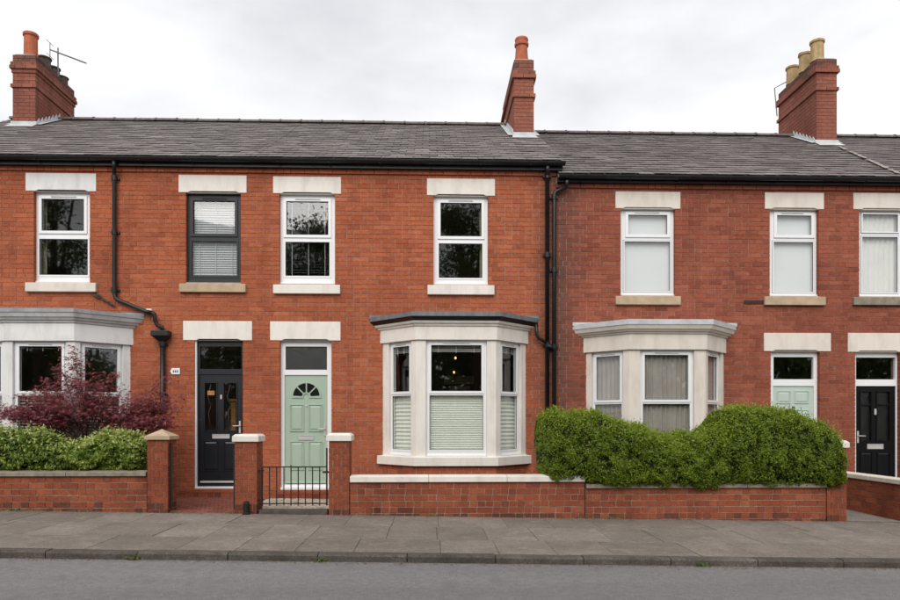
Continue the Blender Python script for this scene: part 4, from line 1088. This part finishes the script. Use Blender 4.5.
# iron gate
yg = YW+.10; x0, x1 = PX(262.5, yg), PX(327, yg); zt_, zb_ = PZ(295, 467, yg), PZ(295, 505, yg)
gt = thing('iron_gate', 'low black wrought iron gate of thin bars before the sage green door', 'gate', ((x0+x1)/2, yg, gz(x0)))
for zz_, nm in ((zt_, 'top_rail'), (zb_+.02, 'bottom_rail')):
    mb = MB(); mb.box(x0, x1, yg-.010, yg+.010, zz_-.008, zz_+.008); mb.build(nm, M['iron'], gt)
n = 10
for k in range(n):
    x = x0+(x1-x0)*k/(n-1); mb = MB(); ext = (.03 if k in (4,) else 0)
    if k == n-1: ext = PZ(324,448,yg)-zt_
    mb.tube([(x,yg-.013,zb_-.01),(x,yg-.013,zt_+ext)], .0085 if 0 < k < n-1 else .013, 6); mb.build('bar', M['iron'], gt)
for zz_ in (zt_-.05, zb_+.08):
    mb = MB(); mb.tube([(x0-.07,yg,zz_),(x0+.02,yg,zz_)], .012, 6); mb.build('hinge', M['iron'], gt)
mb = MB(); mb.box(x1-.06, x1+.05, yg-.03, yg-.014, zt_-.09, zt_-.06); mb.build('latch', M['iron'], gt)

# ================================================================== planting
def leaf_mesh(name, m, C, Nn, ln, wd, rng, droop=0.0, spread=.9, tones=None):
    """diamond leaves, one folded pair of triangles each, from centres and outward normals"""
    n = len(C); r = rng.normal(size=(n,3)); nrm = Nn + r*spread; nrm /= np.linalg.norm(nrm, axis=1)[:,None]+1e-9
    a = np.cross(nrm, rng.normal(size=(n,3))); a[:,2] -= droop; a /= np.linalg.norm(a, axis=1)[:,None]+1e-9
    b = np.cross(nrm, a); b /= np.linalg.norm(b, axis=1)[:,None]+1e-9
    s = rng.uniform(.65, 1.25, n)[:,None]; l, w_ = ln*s, wd*s
    V = np.empty((n,4,3)); V[:,0] = C-a*l/2; V[:,1] = C+b*w_/2+nrm*w_*.15; V[:,2] = C+a*l/2; V[:,3] = C-b*w_/2+nrm*w_*.15
    me = bpy.data.meshes.new(name); me.vertices.add(n*4); me.vertices.foreach_set('co', V.reshape(-1))
    me.loops.add(n*4); me.loops.foreach_set('vertex_index', np.arange(n*4, dtype=np.int32)); me.polygons.add(n)
    me.polygons.foreach_set('loop_start', np.arange(0, n*4, 4, dtype=np.int32)); me.polygons.foreach_set('loop_total', np.full(n, 4, dtype=np.int32))
    at = me.attributes.new('tone', 'FLOAT', 'FACE'); at.data.foreach_set('value', (rng.random(n) if tones is None else tones).astype(np.float32))
    me.materials.append(m); me.update(); me.validate(); return me
def lumpy(x, seed, f=(1.7, 4.1, 9.3), a=(.035, .03, .02)):
    return sum(A*np.sin(x*k*2.1+seed*1.7+i*2.3) for i, (k, A) in enumerate(zip(f, a)))
from mathutils import noise as mnoise
def clump(x, th, seed):
    a, b, c = x*1.0, np.cos(th)*.55, np.sin(th)*.5
    n1 = np.fromiter((mnoise.noise((p*6+seed*7, q*6, r*6)) for p, q, r in zip(a, b, c)), float, len(x))
    n2 = np.fromiter((mnoise.noise((p*15+seed*3, q*15, r*15)) for p, q, r in zip(a, b, c)), float, len(x))
    return 1.3*n1 + .9*n2
def hedge_shape(name, xs, tops, bots, yc, hd, rng, n, m, ln, wd, label, seed, frontcut=None, cat='hedge', power=3.2, spread=.6, twig_core=.035):
    """clipped hedge: rounded cross-section swept along x, top outline given by (xs, tops)"""
    t = thing(name, label, cat, ((xs[0]+xs[-1])/2, yc, bots[0]))
    x = rng.uniform(xs[0], xs[-1], n*2); th = rng.uniform(-1.15, math.pi*.92, n*2)              # angle: front-bottom, front, top, back
    def surf(x, th, shrink):
        zt_ = np.interp(x, xs, tops) + lumpy(x, seed); zb_ = np.interp(x, xs, bots)
        hh = (zt_-zb_)/2; zc_ = (zt_+zb_)/2
        e = np.minimum(1, np.maximum(0, np.minimum((x-xs[0])/.28, (xs[-1]-x)/.09))); er = np.sqrt(np.maximum(1e-4, 1-(1-e)**2.2))
        c_, s_ = np.cos(th), np.sin(th)
        rr = (np.abs(c_)**power+np.abs(s_)**power)**(-1/power)
        k_ = .55 if cat == 'hedge' else 1.0; lum = 1 + k_*(.05*np.sin(x*5.3+th*3.1+seed) + .035*np.sin(x*11.7-th*5.3) + .03*np.sin(x*23+th*9))
        shrink = shrink - .028*clump(x, th, seed)
        ry = (hd*er*lum-shrink); rz = (hh*(.55+.45*er)*(1+.3*(lum-1))-shrink)
        return yc - c_*rr*ry, zc_ + s_*rr*rz, c_*-1, s_
    jit = np.abs(rng.normal(0, .03 if cat == 'hedge' else .05, n*2))
    y, z, ny, nz_ = surf(x, th, jit-.012)
    cl = clump(x, th, seed)
    keep = rng.random(n*2) < np.clip(.55+.5*cl, .05, .95)
    C = np.stack([x, y, z], 1)[keep]; e_ = np.where(x-xs[0] < .25, -1, np.where(xs[-1]-x < .25, 1, 0))*.7
    Nn = np.stack([e_, ny, nz_+.25], 1)[keep]
    # shoots sticking out of the top
    k = n//10; x2 = rng.uniform(xs[0]+.05, xs[-1]-.05, k); th2 = rng.uniform(.5, 2.2, k); y2, z2, a2, b2 = surf(x2, th2, -np.abs(rng.normal(.012,.042,k)))
    C = np.vstack([C, np.stack([x2,y2,z2],1)]); Nn = np.vstack([Nn, rng.normal(size=(k,3))])
    big = .5+.28*np.sin(C[:,0]*3.1+C[:,2]*4+seed)*np.sin(C[:,2]*6.3+C[:,0]*1.3)
    clk = np.concatenate([cl[keep], np.zeros(k)]); tn = np.clip(rng.normal(.42,.22,len(C)) + .16*clk + .22*(big-.5)*2*.6, 0, 1); tn[-k:] = np.clip(rng.normal(.85,.12,k), 0, 1)      # young shoots are paler
    link('foliage', leaf_mesh('foliage', m, C, Nn, ln, wd, rng, 0, spread, tn), t)
    # solid dark core added inside the leaves to block light, in place of twigwork
    vs, fs = [], []; nx_, nt_ = 60, 18
    xx = np.linspace(xs[0]+.05, xs[-1]-.05, nx_); tt = np.linspace(0, 2*math.pi, nt_, endpoint=False)
    for i in range(nx_):
        yy, zz, _, _ = surf(np.full(nt_, xx[i]), tt, np.full(nt_, .075)); vs += [(xx[i], yy[j], zz[j]) for j in range(nt_)]
    for i in range(nx_-1):
        for j in range(nt_): fs.append((i*nt_+j, i*nt_+(j+1)%nt_, (i+1)*nt_+(j+1)%nt_, (i+1)*nt_+j))
    fs.append(tuple(range(nt_))); fs.append(tuple((nx_-1)*nt_+j for j in range(nt_))[::-1])
    mb = MB(); mb.add(vs, fs); mb.build('light_block_core', M['twig_core'], t)
    sm = MB()
    for q in range(max(2, int((xs[-1]-xs[0])/.35))):
        xq = xs[0]+.2+q*.35
        if xq < xs[-1]-.1: sm.tube([(xq,yc,gz(xq)-.03),(xq+random.uniform(-.05,.05),yc+random.uniform(-.05,.05),bots[0]+.25)], [.025,.015], 6)
    sm.build('stem', M['bark'], t)
    return t
rng = np.random.default_rng(5)
yh = -2.06
prof = [(541,425,478),(545,415,478),(556,410.5,478),(580,411,479),(600,413.5,482),(620,421,484),(640,429,484),(660,433.5,484),(690,434.5,484),(710,432,484),(725,422,484),(738,414.5,484),(755,411,484),(785,410.5,484),(810,413.5,484),(828,420,484),(838,431,484),(842,441,484),(845,452,484),(846.5,464,484)]
xs = [PX(p[0], yh-.5) for p in prof]; tops = [PZ(p[0], p[1], yh) for p in prof]; bots = [PZ(p[0], p[2]+7, yh-.5) for p in prof]
hedge_shape('privet_hedge', xs, tops, bots, yh, .62, rng, 78000, M['privet'], .034, .0165, 'clipped green privet hedge swelling over the wall before the beige bay', 2.0)
yv = -2.02
profs = [([(-70,446),(-40,434),(-10,431),(15,430),(40,432),(62,437),(80,441),(92,446)], 'left', 3.0, 'loose yellow green variegated bush before the white bay pillar'),
         ([(70,447),(82,440),(95,434),(110,430),(122,429.5),(134,434),(142,441),(146.5,449)], 'right', 5.5, 'rounded variegated bush with pale leaf tips beside the pyramid capped pier')]
for pf, _, sd_, lb in profs:
    xs = [PX(p[0], yv-.2) for p in pf]; tops = [PZ(p[0], p[1]+1.5, yv-.1) for p in pf]; bots = [PZ(p[0], 477, yv-.42) for p in pf]
    hedge_shape('variegated_bush', xs, tops, bots, yv, .44, rng, 9000, M['varieg'], .055, .026, lb, sd_, None, 'bush', 2.2, .75)

# purple maple
def star_leaf_mesh(name, m, C, rng, size):
    n = len(C); lobes = 5
    nrm = np.stack([rng.normal(0,.45,n), rng.normal(-.35,.45,n), np.full(n,.9)], 1); nrm /= np.linalg.norm(nrm, axis=1)[:,None]
    a = np.cross(nrm, rng.normal(size=(n,3))); a[:,2] -= .5; a -= nrm*np.sum(a*nrm, 1)[:,None]; a /= np.linalg.norm(a, axis=1)[:,None]; b = np.cross(nrm, a)
    s = size*rng.uniform(.6,1.3,n)[:,None]
    V = np.empty((n,lobes,3,3))
    for k in range(lobes):
        an = (k-2)*math.radians(42); d = a*math.cos(an)+b*math.sin(an); q = -a*math.sin(an)+b*math.cos(an); L_ = s*(1-.13*abs(k-2))
        V[:,k,0] = C+q*s*.09; V[:,k,1] = C+d*L_-nrm*s*.18; V[:,k,2] = C-q*s*.09
    N_ = n*lobes; me = bpy.data.meshes.new(name); me.vertices.add(N_*3); me.vertices.foreach_set('co', V.reshape(-1)); me.loops.add(N_*3)
    me.loops.foreach_set('vertex_index', np.arange(N_*3, dtype=np.int32)); me.polygons.add(N_)
    me.polygons.foreach_set('loop_start', np.arange(0,N_*3,3,dtype=np.int32)); me.polygons.foreach_set('loop_total', np.full(N_,3,dtype=np.int32))
    at = me.attributes.new('tone','FLOAT','FACE'); at.data.foreach_set('value', np.repeat(np.clip(rng.normal(.45,.25,n),0,1), lobes).astype(np.float32))
    me.materials.append(m); me.update(); me.validate(); return me
ym = -1.25
xb_, zb0 = PX(88, ym), gz(PX(88, ym))
mt_ = thing('japanese_maple', 'small purple leaved maple spreading in front of the white bay', 'maple', (xb_, ym, zb0))
trunk = MB(); trunk.tube([(xb_,ym,zb0-.05),(xb_+.03,ym,zb0+.35),(xb_-.02,ym+.02,zb0+.75)], [.05,.042,.034], 8); tro = trunk.build('trunk', M['bark'], mt_, smooth=True)
# (u, v) of the ends of limbs in the crown; leaves hang in flat layers along them
ends = []
mr = random.Random(4)
for k in range(84):
    u = mr.uniform(8, 170); c_ = 1-abs((u-88)/95)**1.8
    topv = np.interp(u, [5,25,45,60,74,82,95,110,125,140,155,172], [408,392,378,366,350,362,378,372,384,392,388,380]); botv = np.interp(u, [5,30,60,90,130,160,172], [418,426,429,430,433,436,424])
    v = mr.triangular(topv, botv, topv*.35+botv*.65); ends.append((u, v))
ends += [(74,348),(70,356),(79,360),(60,366),(100,372),(112,374),(158,384),(167,378),(12,412),(46,380)]
Cs = []; limbs = MB()
top0 = Vector((xb_-.02, ym+.02, zb0+.72))
for u, v in ends:
    yy = ym + mr.uniform(-.38, .38); e = Vector(W(u, v, yy)); fork = top0 + Vector((mr.uniform(-.05,.05), mr.uniform(-.04,.04), mr.uniform(-.1,.15)))
    mid = fork.lerp(e, .55) + Vector((0, 0, .06))
    limbs.tube([fork, fork.lerp(mid,.5)+Vector((0,0,.05)), mid, mid.lerp(e,.6)+Vector((0,0,.03)), e], [.010,.008,.005,.0035,.0015], 5)
    dense = v > np.interp(u, [0,60,100,170], [396,384,382,386])
    nn = 118 if dense else 92
    for k in range(nn):
        t_ = mr.random()**.7; q = mid.lerp(e, .25+t_*.82); q.z += .03*(1-t_)
        s_ = .15 if dense else .075
        Cs.append((q.x+mr.gauss(0, s_), q.y+mr.gauss(0, s_*.8), q.z+mr.gauss(0, .035)-abs(mr.gauss(0,.03))))
limbs.build('limbs', M['bark'], mt_, smooth=True)
link('crown', star_leaf_mesh('crown', M['maple'], np.array(Cs), rng, .06), mt_)

# trees across the road, seen mirrored in the upper panes
def tree(x, y, hgt, rad, label, seed):
    r_ = np.random.default_rng(seed); g = gz(x)-.05; t = thing('broadleaf_tree', label, 'tree', (x, y, g), 'trees across the road')
    tb = MB(); tb.tube([(x,y,g-.1),(x+.05,y,g+hgt*.3),(x-.05,y+.1,g+hgt*.6),(x,y,g+hgt*.85)], [.24,.19,.11,.04], 9)
    cl = []
    for k in range(26):
        an = r_.uniform(0,6.28); rr = rad*r_.uniform(.25,.95); zz = g+hgt*r_.uniform(.38,.97); rr *= math.sin(min(1,max(.15,(1.03-(zz-g)/hgt)*2.2))*1.57)
        c = (x+rr*math.cos(an), y+rr*math.sin(an), zz); cl.append((c, r_.uniform(.45,.95)))
        tb.tube([(x,y,g+hgt*r_.uniform(.25,.55)), ((x+c[0])/2,(y+c[1])/2,(g+hgt*.45+c[2])/2), c], [.07,.05,.015], 5)
    tb.build('trunk', M['bark'], t, smooth=True)
    C = []; 
    for c, s_ in cl: C.append(np.array(c)+r_.normal(size=(330,3))*s_*np.array([.62,.62,.42]))
    C = np.vstack(C); Nn = np.tile([0,0,1.0], (len(C),1)); link('crown', leaf_mesh('crown', M['treeleaf'], C, Nn, .17, .10, r_, .2, 1.0), t)
tree(-16.2, -17.5, 12.8, 3.9, 'tall dark tree across the road mirrored in the window above the maple', 1)
tree(-5.0, -18.2, 10.6, 2.3, 'leafy tree across the road mirrored in the window above the sage door', 2)
tree(1.9, -17.8, 12.6, 2.7, 'leafy tree across the road mirrored in the window above the cream bay', 3)

# leaf mass added across the road to darken reflections in the lower panes
nb = 70000; xq = rng.uniform(-34, 34, nb); hq = 5.2+1.0*np.sin(xq*.7)+.9*np.sin(xq*1.9+1)+.5*np.sin(xq*4.3)
yq = -19.6+rng.normal(0,.7,nb)+.3*np.sin(xq*2.3); zq = gz(xq)-.05+hq*rng.random(nb)**.8
bk = link('reflection_thicket', leaf_mesh('reflection_thicket', M['treeleaf'], np.stack([xq,yq,zq],1), np.tile([0,1.,.5],(nb,1)), .32, .2, rng, .2, .8)); bk['kind'] = 'stuff'; bk['label'] = 'dark thicket added across the road to darken reflections in the lower windows'

# ------------------------------------------------------------------ the room behind the middle bay
yf_ = 3.95
fp = thing('fireplace', 'white mantel glimpsed through the middle bay window', 'fireplace', (PX(458,yf_), yf_, 0))
mb = MB(); r = px((444,376,474,384), yf_-.2); mb.box(r[0], r[1], yf_-.25, yf_, r[2], r[3]); mb.build('mantel', M['upvc'], fp, bevel=.02)
mb = MB(); r2 = px((450,386,470,392), yf_-.1); ring(mb, r2[0], r2[1], 0.01, r2[3], .14, yf_-.12, yf_+.0); mb.build('surround', M['upvc'], fp)
for u, v, yy, nm in ((455.5, 358, 1.8, 'pendant lamp with a small warm bulb hanging inside the middle bay room'), (454, 372.3, 3.2, 'small warm lit lamp standing on the mantel inside the middle bay room')):
    x, z = P(u, v, yy); lp = thing('lamp', nm, 'lamp', (x, yy, z-.05))
    mb = MB(); mb.lathe([(.0,-.03),(.018,-.02),(.022,.0),(.016,.02),(.0,.03)], (x,yy,z), 10); mb.build('bulb', M['bulb'], lp, smooth=True)
    mb = MB()
    if yy < 2: mb.tube([(x,yy,z+.05),(x,yy,2.94)], .006, 5); mb.build('cord', M['iron'], lp)
    else: mb.lathe([(.05,-.2),(.03,-.1),(.02,-.055)], (x,yy,z), 10); mb.build('base', M['chrome'], lp)

# ------------------------------------------------------------------ weeds, moss and litter
def tufts(spots, n, h, m, name, label, spread=.05):
    C, Nn = [], []
    for (x, y) in spots:
        s_ = random.uniform(.5,1.3)
        for k in range(int(n*s_)):
            C.append((x+random.gauss(0,spread*s_), y+random.gauss(0,spread*.45), gz(x)+abs(random.gauss(.012,h*s_)))); Nn.append((random.gauss(0,1),random.gauss(-.5,.6),random.gauss(.4,.5)))
    o = link(name, leaf_mesh(name, m, np.array(C), np.array(Nn), .03, .012, rng, 0, .5)); o['kind'] = 'stuff'; o['label'] = label; return o
sp = [(PX(u, YW-.03), YW-.02+random.uniform(-.03,.02)) for u in (6,14,22,44,60,80,84,100,128,140,172,176,232,372,384,430,520,560,585,612,620,680,790,834)]
tufts(sp, 26, .014, M['weed'], 'wall_foot_weeds', 'low green weeds and moss along the foot of the garden walls', .07)
sp2 = [(PX(u, YK-.01), YK-.02) for u in (133,134,136,319,321,697,701,704,708)]
C = [(x, y) for x, y in sp2]
o = tufts(C, 26, .014, M['weed'], 'gutter_weeds', 'small green weeds growing at the kerb edge', .035)
for v_ in (o,):
    me = v_.data; 
    co = np.empty(len(me.vertices)*3); me.vertices.foreach_get('co', co); co[2::3] -= KH*.9; me.vertices.foreach_set('co', co)
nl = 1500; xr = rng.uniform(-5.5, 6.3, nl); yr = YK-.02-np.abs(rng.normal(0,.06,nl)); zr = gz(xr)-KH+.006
nw = 900; xw = rng.uniform(-7, 6.1, nw); xr = np.concatenate([xr, xw]); yr = np.concatenate([yr, YW-.05-np.abs(rng.normal(0,.05,nw))]); zr = np.concatenate([zr, gz(xw)+.004]); nl += nw  # wall-foot specks: debris line that also stands in for contact shadow
C = np.stack([xr,yr,zr],1); o = link('leaf_litter', leaf_mesh('leaf_litter', M['litter'], C, np.tile([0,0,1.],(nl,1)), .019, .011, rng, 0, .35)); o['kind'] = 'stuff'; o['label'] = 'scattered dry leaves and grit along the gutter and wall foot, there also standing in for contact shadow'
